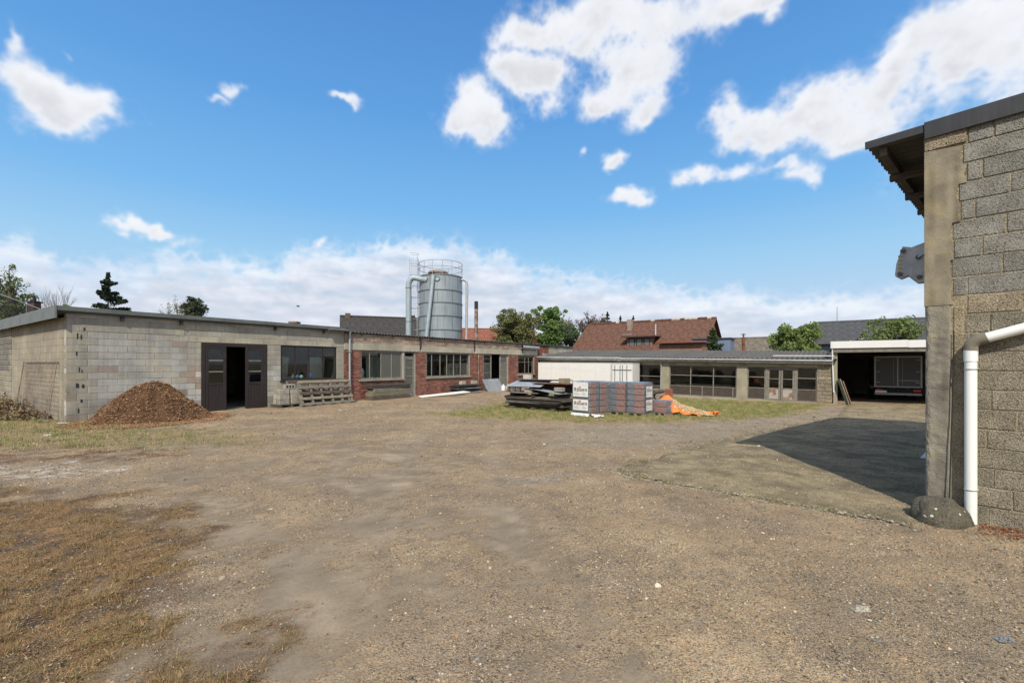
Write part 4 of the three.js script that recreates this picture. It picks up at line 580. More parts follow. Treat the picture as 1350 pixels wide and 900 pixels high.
  P('feed_pipe', rod(V(0.455, 1.915, 0.085), V(2.6, 2.62, 0.085), 0.05, 0.05, 20), M.pvc, b);
  P('elbow', tube([V(0.355, 1.79, 0.085), V(0.36, 1.85, 0.085), V(0.40, 1.895, 0.085), V(0.475, 1.921, 0.085)], 0.057, 16), mat([.30, .27, .215], { map: concreteT }), b);
  for (const y of [1.60, 0.35]) P('pipe_clip', [new THREE.TorusGeometry(0.053, 0.006, 6, 20).rotateX(Math.PI / 2).translate(0.355, y, 0.085), bx(0.30, 0.41, y - 0.006, y + 0.006, 0.0, 0.05)], M.zincDull, pipe);
  // the rounded guard stone at the corner
  const s = thing('guard_stone', 'lichen-spotted rounded concrete guard stone at the foot of the white downpipe', 'stone', RB, 0.12, null, 0.16), sg = new THREE.SphereGeometry(1, 40, 28), sp = sg.attributes.position;
  for (let i = 0; i < sp.count; i++) { const x = sp.getX(i), y = sp.getY(i), z = sp.getZ(i), k = 1 + 0.10 * n3(x * 1.3, y * 1.3, z * 1.3) + 0.03 * n3(x * 5, y * 5, z * 5); sp.setXYZ(i, x * 0.25 * k, Math.sign(y) * Math.pow(Math.abs(y), 0.8) * 0.27 * k, z * 0.29 * k); } sg.computeVertexNormals();
  const stone = P('stone', sg, mat([.15, .135, .10], { map: cinderT, bumpMap: cinderB, bumpScale: 0.010 }), s); stone.position.y = -0.02;
  for (let k = 0; k < 6; k++) { const a = rr(1.2, 3.4, q), h = rr(0.25, 0.8, q), d = V(-Math.cos(a) * Math.cos(h), Math.sin(h), Math.sin(a) * Math.cos(h)), kk = 1 + 0.10 * n3(d.x * 1.3, d.y * 1.3, d.z * 1.3) + 0.03 * n3(d.x * 5, d.y * 5, d.z * 5), lg = new THREE.SphereGeometry(rr(0.008, 0.018, q), 8, 6).scale(1, 0.25, 1); lg.applyQuaternion(new THREE.Quaternion().setFromUnitVectors(V(0, 1, 0), d)); P('lichen', lg.translate(d.x * 0.25 * kk, Math.pow(d.y, 0.8) * 0.27 * kk, d.z * 0.29 * kk), C([.62, .64, .56]), stone); }
  // the grey loader boom that shows beside the pier
  const m = thing('loader_boom', 'grey steel loader boom head with bolts showing beside the barn corner', 'machine', RB, -0.26, null, -4.75), gm = mat([.72, .73, .74], { map: metalT, roughness: 0.5 }), boltM = mat([.16, .16, .165], { metalness: 0.5, roughness: 0.5 }), y0 = m.position.y;
  P('mast', [bx(-0.17, 0.17, 0.04, 3.1, -0.17, 0.17, 0.01), bx(-0.22, 0.22, 0, 0.05, -0.9, 0.9)], gm, m);
  const head = new THREE.Group(); head.name = 'boom_head'; m.add(head); head.position.set(-0.17, 3.42 - y0, 0.71); head.rotation.y = rad(7); head.scale.setScalar(0.84);
  const prof = [[-0.36, 0.37], [-0.22, 0.33], [-0.02, 0.40], [0.5, 0.62], [0.62, -0.2], [0.3, -0.52], [-0.02, -0.40], [-0.11, -0.40], [-0.26, -0.23], [-0.38, -0.28], [-0.48, -0.20], [-0.46, 0.02]], sh = new THREE.Shape(prof.map(([x, y]) => new THREE.Vector2(x, y)));
  for (const z of [0.0, 0.22]) P('cheek_plate', new THREE.ExtrudeGeometry(sh, { depth: 0.03, bevelEnabled: true, bevelThickness: 0.006, bevelSize: 0.008, bevelSegments: 2 }).translate(0, 0, z), gm, head);
  for (const [x, y] of [[-0.36, 0.28], [-0.41, -0.20], [-0.10, -0.30], [-0.12, 0.11]]) P('bolt', [new THREE.CylinderGeometry(0.045, 0.045, 0.33, 12).rotateX(Math.PI / 2).translate(x, y, 0.13), new THREE.CylinderGeometry(0.026, 0.026, 0.37, 6).rotateX(Math.PI / 2).translate(x, y, 0.13)], boltM, head);
  P('link', bar(V(-0.12, 0.11, 0.28), V(0.22, 0.36, 0.28), 0.09, 0.03), gm, head); P('cross_tube', rod(V(0.2, 0.0, 0.0), V(0.2, 0.0, 0.25), 0.1, 0.1, 14), gm, head);
  for (let k = 0; k < 4; k++) P('warning_stripe', bx(-0.435, -0.375, -0.10 + k * 0.085, -0.06 + k * 0.085, 0.258, 0.262, 0), mat([.48, .40, .14]), head);
  P('shank', bar(V(0.0, 3.0, 0.1), V(0.02, 3.42 - y0, 0.6), 0.22, 0.22), gm, m);
}
// ---------- heaps, piles and loose things in the yard ----------
{ // wood chips against the block workshop
  const m = thing('wood_chip_heap', 'heap of brown wood chips piled against the block wall', 'wood chips', LB, 1.62, null, 1.12), q = rng(71), pos = [], idx = [], NA = 72, NR = 30;
  const hAt = (x, z) => { const a = Math.atan2(z, x), R0 = (x > 0 ? 1.42 : 1.32) * (1 + 0.10 * Math.sin(2 * a + 1) + 0.08 * n2(Math.cos(a) * 1.5, Math.sin(a) * 1.5)), r = Math.hypot(x, z) / R0; return Math.max(-0.06, 1.24 * Math.pow(clamp(1 - r), 1.12) * (1 + 0.25 * Math.sin(r * 2.2)) - 0.10 * Math.exp(-r * r * 30) + (0.13 * fbm2(x * 2.0 + 5, z * 2.0, 4) + 0.05 * fbm2(x * 6, z * 6, 3)) * ss(1.1, 0.7, r) + 0.015 * fbm2(x * 14, z * 14, 2)); };
  for (let j = 0; j <= NR; j++) for (let i = 0; i <= NA; i++) { const a = i / NA * 2 * Math.PI, r = j / NR * 2.3, x = r * Math.cos(a), z = Math.max(r * Math.sin(a), -1.14); pos.push(x, hAt(x, z) - 0.01, z); }
  for (let j = 0; j < NR; j++) for (let i = 0; i < NA; i++) { const a = j * (NA + 1) + i, b = a + NA + 1; idx.push(a, a + 1, b + 1, a, b + 1, b); }
  const g = new THREE.BufferGeometry(); g.setAttribute('position', new THREE.Float32BufferAttribute(pos, 3)); g.setIndex(idx); g.computeVertexNormals();
  P('heap', g, mat([.22, .115, .055], { map: cinderT, bumpMap: cinderB, bumpScale: 0.03 }), m);
  const tones = [[.21, .11, .052], [.165, .082, .038], [.27, .15, .075], [.115, .056, .028], [.36, .235, .13], [.19, .098, .046]];
  scatter('chips', bx(-0.5, 0.5, -0.09, 0.09, -0.28, 0.28, 0), mat([1, 1, 1]), 17000, () => { const r = 2.05 * Math.sqrt(q()), a = q() * 6.283, x = r * Math.cos(a), z = r * Math.sin(a) ; if (z < -1.12) return null; const h = hAt(x, z); if (h < 0.0 && (x < -1.2 || x > 1.3 || q() < 0.82)) return null; const s = rr(0.014, 0.05, q), t = tones[Math.floor(q() * 6)], v = rr(0.7, 1.2, q) * (h < 0.03 ? 1.05 : 1); return { p: V(x, Math.max(h, 0.012) + 0.004, z), s: V(s, s, s), rx: (q() - 0.5) * 1.6, ry: q() * 6.3, rz: (q() - 0.5) * 1.6, c: t.map((k) => Math.min(0.8, k * v)) }; }, null, null, m);
}
function blockThing(label, fr, x, y, z, turn, group, m = M.blocks[2], w = 0.4, h = 0.19, d = 0.2) { const o = thing('concrete_block', label, 'block', fr, x, y, z, turn, group); P('block', bx(-w / 2, w / 2, 0, h, -d / 2, d / 2, 0.012), m, o); return o; }
{ // pale blocks stacked on a pallet by the door
  const G = 'pale blocks stacked by the door', lab = 'pale concrete block in the stack beside the dark double doors', q = rng(72);
  const p = thing('block_pallet', 'flat wooden pallet under the pale block stack', 'pallet', LB, 6.22, null, 0.42), y0 = p.position.y; for (let k = 0; k < 5; k++) P('slat', bx(-0.52, 0.52, 0.09, 0.11, -0.3 + k * 0.135, -0.21 + k * 0.135), M.darkWood, p); for (const x of [-0.45, 0, 0.45]) P('bearer', bx(x - 0.045, x + 0.045, 0, 0.089, -0.3, 0.33), M.darkWood, p);
  for (let r = 0; r < 4; r++) for (let k = 0; k < (r < 3 ? 2 : 1); k++) for (let z = 0; z < 2; z++) { if (r === 3 && z) continue; const o = blockThing(lab, LB, 6.0 + k * 0.43 + rr(-0.02, 0.02, q) + (r === 3 ? 0.2 : 0), y0 + 0.112 + r * 0.193, 0.54 - z * 0.27, rr(-4, 4, q), G, M.blocks[[0, 2, 5, 4][Math.floor(q() * 4)]]); if (r === 3) for (let h = 0; h < 3; h++) P('core_hole_shade', bx(-0.15 + h * 0.11, -0.08 + h * 0.11, 0.05, 0.14, 0.095, 0.103, 0), M.black, o); }  // black plates on the block face paint the shade inside its cores
}
{ // two long slatted pallet crates leaning at the wall
  const build = (label, x, z, w, h, lean, rowsN, postsN, m) => { const o = thing('slatted_crate', label, 'pallet', LB, x, null, z); o.rotation.x = lean;
    for (let k = 0; k < rowsN; k++) { const y = 0.03 + k * (h - 0.1) / (rowsN - 1); P('slat', bx(-0.02, w + 0.02, y, y + 0.095, 0.06, 0.085), m[k % m.length], o); P('slat', bx(-0.02, w + 0.02, y, y + 0.095, -0.085, -0.06), m[(k + 1) % m.length], o); }
    for (let k = 0; k < postsN; k++) { const u = k * (w - 0.1) / (postsN - 1); P('post', bx(u, u + 0.09, 0, h, -0.058, 0.058), M.greyWood, o); } };
  build('long slatted pallet standing behind against the workshop window', 6.35, 0.42, 2.3, 1.0, -0.25, 5, 6, [M.darkWood, M.greyWood]);
  build('long weathered slatted pallet leaning in front below the workshop window', 6.5, 0.92, 2.35, 1.0, -0.30, 5, 6, [M.greyWood, M.paleWood, M.darkWood]);
}
{ // squared timbers below the first brick bay
  const q = rng(73); let y = null; const G = 'squared timbers below the window';
  for (let k = 0; k < 4; k++) { const o = thing('timber_beam', ['mossy squared timber at the bottom of the stack below the window', 'yellowish squared timber, second up in the stack below the window', 'grey squared timber, third up in the stack below the window', 'dark broad timber topping the stack below the window'][k], 'timber', LB, 11.2, y, 0.42, rr(-1.5, 1.5, q), G); y = (y ?? o.position.y) ; o.position.y = y; P('timber', bx(-1.15 + (k === 2 ? 0.1 : 0), 1.2 - (k === 1 ? 0.1 : 0), 0, 0.17, -0.24, 0.24, 0.012), [M.darkWood, M.mossWood, M.greyWood, M.blackWood][k], o); y += 0.175; }
}
{ // white plastic lengths and the dark pile at the wall
  for (let k = 0; k < 3; k++) { const a = LB.at(12.6 + k * 0.25, 1.5 - k * 0.16), o = thing('plastic_trim', ['white plastic trim length lying outermost on the gravel', 'white plastic trim length lying between two others', 'white plastic trim length lying innermost by the wall'][k], 'plastic trim', LB, 12.5 + k * 0.12, null, 1.35 - k * 0.2, -9 + k * 1.5, 'white plastic lengths on the gravel'); o.position.y += 0.02; P('length', [bx(0, 3.1, 0, 0.018, -0.07, 0.07), bx(0, 3.1, 0.018, 0.05, -0.07, -0.055), bx(0, 3.1, 0.018, 0.05, 0.055, 0.07)], M.pvc, o); o.rotation.z = 0.035; }
  const q = rng(74); let y = null;
  for (let k = 0; k < 7; k++) { const o = thing('roof_panel', 'dark bitumen roofing panel lying in the pile against the brick wall', 'roofing panel', LB, 16.7 + rr(-0.1, 0.1, q), y, 0.6 + rr(-0.05, 0.05, q), rr(-4, 4, q), 'dark roofing panels piled by the wall'); y = y ?? o.position.y; o.position.y = y; P('panel', sheet((u, v) => V((u - 0.5) * 2.0, 0.012 * Math.cos(v * 30), (v - 0.5) * 0.75), 2, 30, 0.03), k % 3 === 1 ? M.zincDull : M.black, o); y += 0.075; }
  blockThing('pale block weighing down the dark roofing pile, paired with another', LB, 16.4, y - 0.03, 0.62, 5, 'blocks on the dark pile'); blockThing('pale block weighing down the dark roofing pile, paired with another', LB, 17.5, y - 0.03, 0.58, -3, 'blocks on the dark pile');
  const s = thing('corrugated_sheet', 'galvanised corrugated sheet leaning beside the open workshop door', 'metal sheet', LB, 18.55, null, 0.8); P('sheet', corrugated(0.86, 1.75, 0.012, 0.095, 0.004).rotateY(Math.PI / 2).rotateX(Math.PI / 2), M.zinc, s); s.rotation.x = -0.55;
  const t = thing('spare_pipe', 'galvanised pipe hung below the eaves by the narrow window', 'pipe', LB, 23.3, 2.86, 0.17); P('tube', [rod(V(0, 0, 0), V(2.2, -0.02, 0), 0.11, 0.11, 16, true), rod(V(2.16, -0.02, 0), V(2.22, -0.02, 0), 0.125, 0.125, 16, true)], M.zinc, t); for (const x of [0.25, 1.9]) P('hanger', bx(x, x + 0.04, -0.13, 0.24, -0.12, -0.105), M.black, t);
}
// the frame in which the pallets and the timber pile stand
const PF = frame(2.53, 14.9, -43);
{ // boards, sheets and odds and ends
  const q = rng(75), TP = frame(0.05, 18.3, -38), G = 'old boards in the timber pile'; let y = groundTop(...TP.at(1.2, 0)) + 0.08;
  for (const x of [0.3, 1.3, 2.2]) { const o = thing('bearer_beam', 'short squared bearer on the grass under the old boards', 'bearer', TP, x, null, 0, 0, 'bearers under the timber pile'); P('beam', bx(-0.06, 0.06, -0.02, 0.10, -0.55, 0.55), M.darkWood, o); y = Math.max(y, o.position.y + 0.102); }
  for (let k = 0; k < 8; k++) { const o = thing('old_board', 'dark weathered board in the stack topped by metal sheets', 'board', TP, 1.25 + rr(-0.06, 0.06, q), y, rr(-0.06, 0.06, q), rr(-4, 4, q), G); P('board', bx(-1.2 - rr(0, 0.25, q), 1.15 + rr(0, 0.25, q), 0, 0.045, -0.5 + rr(0, 0.12, q), 0.5 - rr(0, 0.15, q)), [M.blackWood, M.darkWood, M.darkWood, M.greyWood][k % 4], o); y += 0.05; }
  for (let k = 0; k < 3; k++) { const o = thing('beam_crosspiece', 'dark cross beam between the old boards and the upper sheets', 'beam', TP, 0.3 + k * 1.0, y, 0, 0, 'cross beams in the timber pile'); P('beam', bx(-0.07, 0.07, 0, 0.12, -0.5, 0.5), M.blackWood, o); }
  y += 0.122;
  const low = thing('metal_sheet', 'rust-edged flat sheet carrying the jugs on the timber pile', 'metal sheet', TP, 0.6, y, 0.05, 3); P('sheet', bx(-0.95, 0.9, 0, 0.025, -0.55, 0.55), M.rusty, low);
  const low2 = thing('metal_sheet', 'corrugated grey sheet sagging towards the tile pallets', 'metal sheet', TP, 1.9, y + 0.10, 0.1, -6); P('sheet', corrugated(1.0, 1.3, 0.012, 0.1, 0.005).rotateY(Math.PI / 2).translate(-0.65, 0, 0.5), M.zinc, low2); low2.rotation.z = -0.12;
  y += 0.027;
  const jug = (x, z, m, label) => { const o = thing('jug', label, 'canister', TP, x, y, z); P('body', new THREE.LatheGeometry([[0.001, 0], [0.085, 0], [0.09, 0.03], [0.09, 0.17], [0.06, 0.215], [0.028, 0.225], [0.028, 0.25]].map(([a, b]) => new THREE.Vector2(a, b)), 16), m, o); P('cap', new THREE.CylinderGeometry(0.033, 0.033, 0.03, 12).translate(0, 0.262, 0), M.white, o); };
  jug(-0.24, 0.33, M.white, 'white plastic canister at the end of the jug row'); jug(0.02, 0.34, mat([.55, .48, .36]), 'beige plastic canister beside the white one'); jug(0.3, 0.34, mat([.50, .49, .45]), 'cloudy canister next to the beige one on the rusty sheet'); jug(0.52, 0.3, mat([.48, .47, .43]), 'cloudy canister next to the small block on the rusty sheet');
  blockThing('small concrete block lying beside the canisters on the timber pile', TP, 1.05, y, 0.36, 8, null, M.blocks[3], 0.36, 0.14, 0.2);
  blockThing('rough concrete block on the sagging corrugated sheet', TP, 2.35, y + 0.07, 0.30, -5, null, M.blocks[4], 0.36, 0.15, 0.2);
  for (let k = 0; k < 3; k++) { const o = thing('prop_timber', 'dark timber stood on edge under the sloping top sheets', 'timber', TP, 0.95 + k * 0.75, y + (k === 2 ? 0.03 : 0), -0.3, 0, 'props under the top sheets'); P('timber', bx(-0.3, 0.3, 0, 0.30, -0.12, 0.12), M.blackWood, o); }
  y += 0.335;
  const t1 = thing('metal_sheet', 'pale corrugated sheet sloping forward on top of the timber pile', 'metal sheet', TP, 0.85, y, 0.05, 4); P('sheet', corrugated(1.15, 1.55, 0.010, 0.09, 0.005).rotateY(Math.PI / 2).translate(-0.8, 0, 0.55), M.zinc, t1); t1.rotation.x = 0.22;
  const t2 = thing('metal_sheet', 'rusty brown sheet lying level beside the pale top sheet', 'metal sheet', TP, 2.0, y + 0.0, -0.1, -3); P('sheet', bx(-0.9, 0.75, 0, 0.02, -0.4, 0.4), M.rust, t2);
  const t3 = thing('metal_sheet', 'dark flat sheet lying at the back of the timber pile top', 'metal sheet', TP, 1.25, y + 0.10, -0.35, 2); P('sheet', bx(-1.1, 1.1, 0, 0.03, -0.3, 0.3), M.black, t3);
  blockThing('white painted block holding down the dark top sheet', TP, 0.5, y + 0.13, -0.3, 10, null, M.whitewash, 0.34, 0.17, 0.2); blockThing('brown stone block beside the tile pallets on the top sheets', TP, 2.35, y + 0.02, -0.05, -12, null, M.oldblock[1], 0.40, 0.19, 0.22);
}
// pallets of roof tiles in film
const labelTex = (() => { const c = document.createElement('canvas'); c.width = 512; c.height = 320; const x = c.getContext('2d'); x.fillStyle = '#e9e9e6'; x.fillRect(0, 0, 512, 320); x.fillStyle = '#15151a'; x.font = 'bold 150px sans-serif'; x.textAlign = 'center'; x.textBaseline = 'alphabetic'; x.fillText('Röben', 256, 168); x.fillStyle = '#c8202a'; x.beginPath(); x.moveTo(178, 58); x.lineTo(270, 8); x.lineTo(262, 44); x.lineTo(196, 74); x.closePath(); x.fill(); x.fillStyle = '#55555a'; for (let k = 0; k < 3; k++) { x.fillRect(30, 206 + k * 30, 150 + ((k * 67) % 90), 8); x.fillRect(300, 206 + k * 30, 110 + ((k * 53) % 80), 8); } const t = new THREE.CanvasTexture(c); t.colorSpace = THREE.SRGBColorSpace; return t; })();
{
  const film = new THREE.MeshPhysicalMaterial({ color: lin(.80, .82, .85), transmission: 0.95, thickness: 0, roughness: 0.05, ior: 1.4, side: THREE.DoubleSide }), labelM = mat([.78, .78, .78], { map: labelTex, roughness: 0.4 }), grey = mat([.36, .37, .39], { map: metalT, roughness: 0.6, bumpMap: concreteB, bumpScale: 0.02 }), strip = mat([.60, .61, .62], { roughness: 0.4 }), dark = mat([.16, .065, .045], { map: concreteT });
  const labelPart = (parent, w, h, x, y, z, turn) => { const g = new THREE.PlaneGeometry(w, h); const o = new THREE.Mesh(g, labelM); o.name = 'printed_label'; o.position.set(x, y, z); o.rotation.y = turn; o.receiveShadow = true; parent.add(o); };
  // w along the tiles' face, d deep; face: which side shows the column of tile ends, labels: list of [side]
  const pallet = (label, x, z, w, d, hgt, o) => {
    const t = thing('tile_pallet', label, 'pallet of tiles', PF, x, null, z, rr(-1.5, 1.5), 'wrapped pallets of roof tiles');
    for (let k = 0; k < 4; k++) P('slat', bx(-w / 2, w / 2, 0.09, 0.108, -d / 2 + k * (d - 0.1) / 3, -d / 2 + 0.1 + k * (d - 0.1) / 3), M.paleWood, t);
    for (const u of [-w / 2 + 0.05, 0, w / 2 - 0.05]) P('foot', bx(u - 0.045, u + 0.045, 0, 0.089, -d / 2, d / 2), M.paleWood, t);
    const layers = o.layers ?? 5, lh = (hgt - 0.115) / layers;
    for (let k = 0; k < layers; k++) { const y0 = 0.11 + k * lh, L = P('tile_layer', bx(-w / 2 + 0.03, w / 2 - 0.03, y0 + 0.01, y0 + lh - 0.012, -d / 2 + 0.03, d / 2 - 0.03, 0.02), grey, t);
      if (o.front) for (let j = 0; j < 7; j++) P('tile', [bx(o.front[0], o.front[1], y0 + 0.02 + j * (lh - 0.045) / 7, y0 + 0.012 + (j + 1) * (lh - 0.045) / 7, d / 2 - 0.06, d / 2 - 0.012 + 0.008 * Math.sin(j * 0.52), 0.006)], M.orangeTile, L);
      if (o.right) for (let j = 0; j < 7; j++) P('tile', [bx(w / 2 - 0.06, w / 2 - 0.012 + 0.008 * Math.sin(j * 0.52), y0 + 0.02 + j * (lh - 0.045) / 7, y0 + 0.012 + (j + 1) * (lh - 0.045) / 7, o.right[0], o.right[1], 0.006)], M.orangeTile, L); }
    const q = rng(90 + x * 10), wv = (a, b) => 0.010 * n2(a * 6 + x * 3, b * 7) + 0.004 * n2(a * 21, b * 25);
    const f = [sheet((u, v) => V((u - 0.5) * w, 0.10 + v * (hgt - 0.09), d / 2 + 0.008 + wv(u + x, v)), 24, 30, 0.002, V(0, 0, 1)), sheet((u, v) => V(w / 2 + 0.008 + wv(u + 4 + x, v), 0.10 + v * (hgt - 0.09), (u - 0.5) * d), 24, 30, 0.002, V(1, 0, 0)), sheet((u, v) => V(-w / 2 - 0.008 - wv(u + 9, v), 0.10 + v * (hgt - 0.09), (u - 0.5) * d), 24, 30, 0.002, V(1, 0, 0)), sheet((u, v) => V((u - 0.5) * (w + 0.02), hgt + 0.012 + wv(u, v + 5), (v - 0.5) * (d + 0.02)), 20, 20, 0.002)];
    P('plastic_film', f, film, t);
    for (const [side, n] of o.labels || []) for (let k = 0; k < n; k++) { const h = 0.36, y = 0.19 + h / 2 + k * 0.45; if (side === 'front') labelPart(t, w * 0.86, h, 0, y, d / 2 + 0.026, 0); else labelPart(t, d * 0.7, h, w / 2 + 0.026, y, 0, Math.PI / 2); }
    if (o.topStrip) P('film_fold', sheet((u, v) => V((u - 0.5) * w * 0.86, hgt - 0.16 + v * 0.15, d / 2 + 0.024 + wv(u, v)), 16, 6, 0.002, V(0, 0, 1)), strip, t);
    if (o.skirt) P('film_skirt', sheet((u, v) => V((u - 0.5) * w * 1.02, 0.10 - v * 0.08, d / 2 + 0.03 + v * 0.06 + 0.02 * n2(u * 8, v * 3)), 24, 5, 0.002, V(0, 0, 1)), strip, t);
    return t;
  };
  pallet('wrapped tile pallet with two printed labels facing the yard', -0.35, -0.31, 0.70, 0.60, 1.13, { right: [-0.08, 0.22], labels: [['front', 2]], topStrip: true, skirt: true });
  pallet('wrapped tile pallet close behind the labelled one', -0.33, -0.93, 0.70, 0.58, 1.13, { right: [-0.06, 0.24] });
  const c2 = [4.35 - 2.53, 15.15 - 14.9], lx = Math.cos(rad(-43)) * c2[0] + Math.sin(rad(-43)) * c2[1], lz = Math.sin(rad(-43)) * c2[0] - Math.cos(rad(-43)) * c2[1];
  pallet('wrapped tile pallet with a label on its end and orange tiles', lx - 0.335, lz - 0.335, 0.66, 0.66, 1.12, { front: [-0.02, 0.30], labels: [['right', 2]] });
  pallet('wrapped tile pallet between two others with orange tiles showing', lx - 1.01, lz - 0.33, 0.66, 0.66, 1.12, { front: [-0.02, 0.30] });
  pallet('low half-empty tile pallet beside the firewood', lx + 0.16, lz - 1.05, 0.5, 0.5, 0.52, { front: [-0.2, 0.22], layers: 2 });
  // crumpled foil scraps at the foot of the pallets
  for (let k = 0; k < 3; k++) { const o = thing('foil_scrap', 'crumpled scrap of clear film on the grass by the labelled pallet', 'film scrap', PF, 0.12 + k * 0.16, null, -0.1 + 0.12 * k, k * 40, 'film scraps by the pallets'); P('scrap', sheet((u, v) => V((u - 0.5) * 0.26, 0.05 + 0.05 * n2(u * 4 + k, v * 4), (v - 0.5) * 0.2), 8, 8, 0.002), strip, o); }
}
{ // firewood, bricks and the orange tarpaulin
  const WF = frame(5.45, 18.0, -43), q = rng(77);
  const base = groundTop(...WF.at(0, 0));
  for (let r = 0; r < 5; r++) for (let k = 0; k < 6; k++) { const s = 0.06 + 0.025 * q(), o = thing('firewood_log', 'split grey firewood log in the stack behind the low tile pallet', 'log', WF, -0.75 + k * 0.21 + (r % 2) * 0.09, base + 0.01 + r * 0.165, rr(-0.05, 0.05, q), rr(-10, 10, q), 'firewood logs in the stack'); const g = new THREE.CylinderGeometry(s + 0.022, s + 0.028, 0.8, 7).rotateX(Math.PI / 2).translate(0, s + 0.02, 0); P('log', g, [M.greyWood, M.paleWood, M.darkWood, M.greyWood][Math.floor(q() * 4)], o); }
  for (let r = 0; r < 11; r++) for (let k = 0; k < 2; k++) { const o = thing('brick', 'red brick in the short column beside the firewood', 'brick', WF, 0.72, base + 0.002 + r * 0.082, 0.02 + k * 0.13 - 0.07, rr(-5, 5, q), 'bricks in the column by the firewood'); P('brick', bx(-0.11, 0.11, 0, 0.078, -0.055, 0.055, 0.004), mat([.42, .16, .10], { map: concreteT }), o); }
  const TF = frame(6.05, 16.4, -30), t = thing('orange_tarpaulin', 'crumpled bright orange tarpaulin heaped beside the tile pallets', 'tarpaulin', TF, 0, null, 0), y0 = t.position.y;
  const hT = (x, z) => { const a = Math.exp(-(((x + 0.55) / 0.42) ** 2) - ((z + 0.1) / 0.6) ** 2) * 0.60, b = 0.15 * Math.exp(-(((x - 0.1) / 0.5) ** 2) - ((z - 0.1) / 0.45) ** 2); return a + b + 0.05 * Math.abs(n2(x * 3.1, z * 3.1)) + 0.035 * Math.abs(n2(x * 7 + 3, z * 7)) + 0.012; };
  P('cloth', sheet((u, v) => { const x = (u - 0.5) * 1.6 - 0.1 + 0.12 * n2(v * 3, 1), z = (v - 0.5) * 1.15 + 0.14 * n2(u * 3, 7); return V(x, hT(x, z), z); }, 70, 46, 0.004), M.orange, t);
  P('flap', sheet((u, v) => { const x = 0.6 + u * 0.6 + 0.06 * n2(v * 4, 3), z = (v - 0.5) * 0.5 - 0.25 + 0.2 * u; return V(x, 0.03 + 0.10 * Math.abs(n2(u * 2.5, v * 2.5)) + 0.05 * u, z); }, 30, 20, 0.004), M.orange, t);
  scatter('shavings', bx(-0.5, 0.5, -0.1, 0.1, -0.3, 0.3, 0), mat([1, 1, 1]), 2600, () => { const x = rr(-0.45, 1.3, q), z = rr(-0.35, 0.5, q), e = ((x - 0.4) / 0.75) ** 2 + ((z - 0.05) / 0.4) ** 2; if (e > 1 || q() < e * 0.6) return null; const s = rr(0.02, 0.06, q), v = rr(0.7, 1.15, q); return { p: V(x, hT(x, z) + 0.01 + 0.09 * (1 - e) * q(), z), s: V(s, s, s), rx: rr(-0.8, 0.8, q), ry: q() * 6, rz: rr(-0.8, 0.8, q), c: [.55 * v, .42 * v, .25 * v] }; }, null, null, t);
  const w = thing('short_plank', 'short grey plank lying across the tarpaulin edge', 'plank', TF, 0.15, null, 0.66, -62); P('plank', bx(-0.28, 0.28, 0.02, 0.05, -0.05, 0.05), M.greyWood, w);
}
{ // white box body standing before the shed
  const b = thing('white_trailer', 'long white box trailer body parked before the glazed shed', 'trailer', MB, 0.75, null, 1.5), L = 6.9, H = 1.74, y0 = b.position.y; b.rotation.z = -0.008;
  P('side_panel', [bx(0, 5.45, 0.35, H, 0.0, 0.05, 0.015)], M.white, b); P('box', [bx(0, L, 0.35, H - 0.02, -1.3, -0.003, 0.02), bx(-0.01, L + 0.01, H - 0.02, H + 0.03, -1.31, 0.055, 0.01)], M.white, b);
  P('corner_post', bx(5.46, 5.56, 0.3, H - 0.025, -0.002, 0.06), mat([.55, .56, .55], { map: metalT }), b); P('rear_panel', bx(5.57, L, 0.36, H - 0.03, 0, 0.035), M.white, b);
  for (const x of [5.75, 6.1, 6.26, 6.55]) P('locking_bar', rod(V(x, 0.5, 0.06), V(x, H - 0.1, 0.06), 0.022, 0.022, 8), M.siloDark, b); P('cross_bar', bx(5.6, 6.85, H - 0.42, H - 0.38, 0.04, 0.07), M.siloDark, b);
  for (let k = 1; k < 5; k++) P('panel_seam', bx(k * 1.1, k * 1.1 + 0.02, 0.4, H - 0.05, 0.048, 0.056, 0), mat([.5, .51, .51]), b);
  for (let k = 0; k < 3; k++) P('dent_seam', bx(0.2 + k * 1.2, 3.4 + k * 0.8, 1.42 - k * 0.10, 1.432 - k * 0.10, 0.05, 0.058, 0), mat([.62, .63, .63]), b);
  P('chassis', [bx(0.3, L - 0.3, 0.22, 0.349, -1.1, -0.9), bx(0.3, L - 0.3, 0.22, 0.349, -0.35, -0.15)], M.black, b); for (const x of [1.5, 5.3]) for (const z of [-1.15, -0.15]) P('wheel', new THREE.TorusGeometry(0.2, 0.09, 8, 18).translate(x, 0.29, z), M.black, b);
}
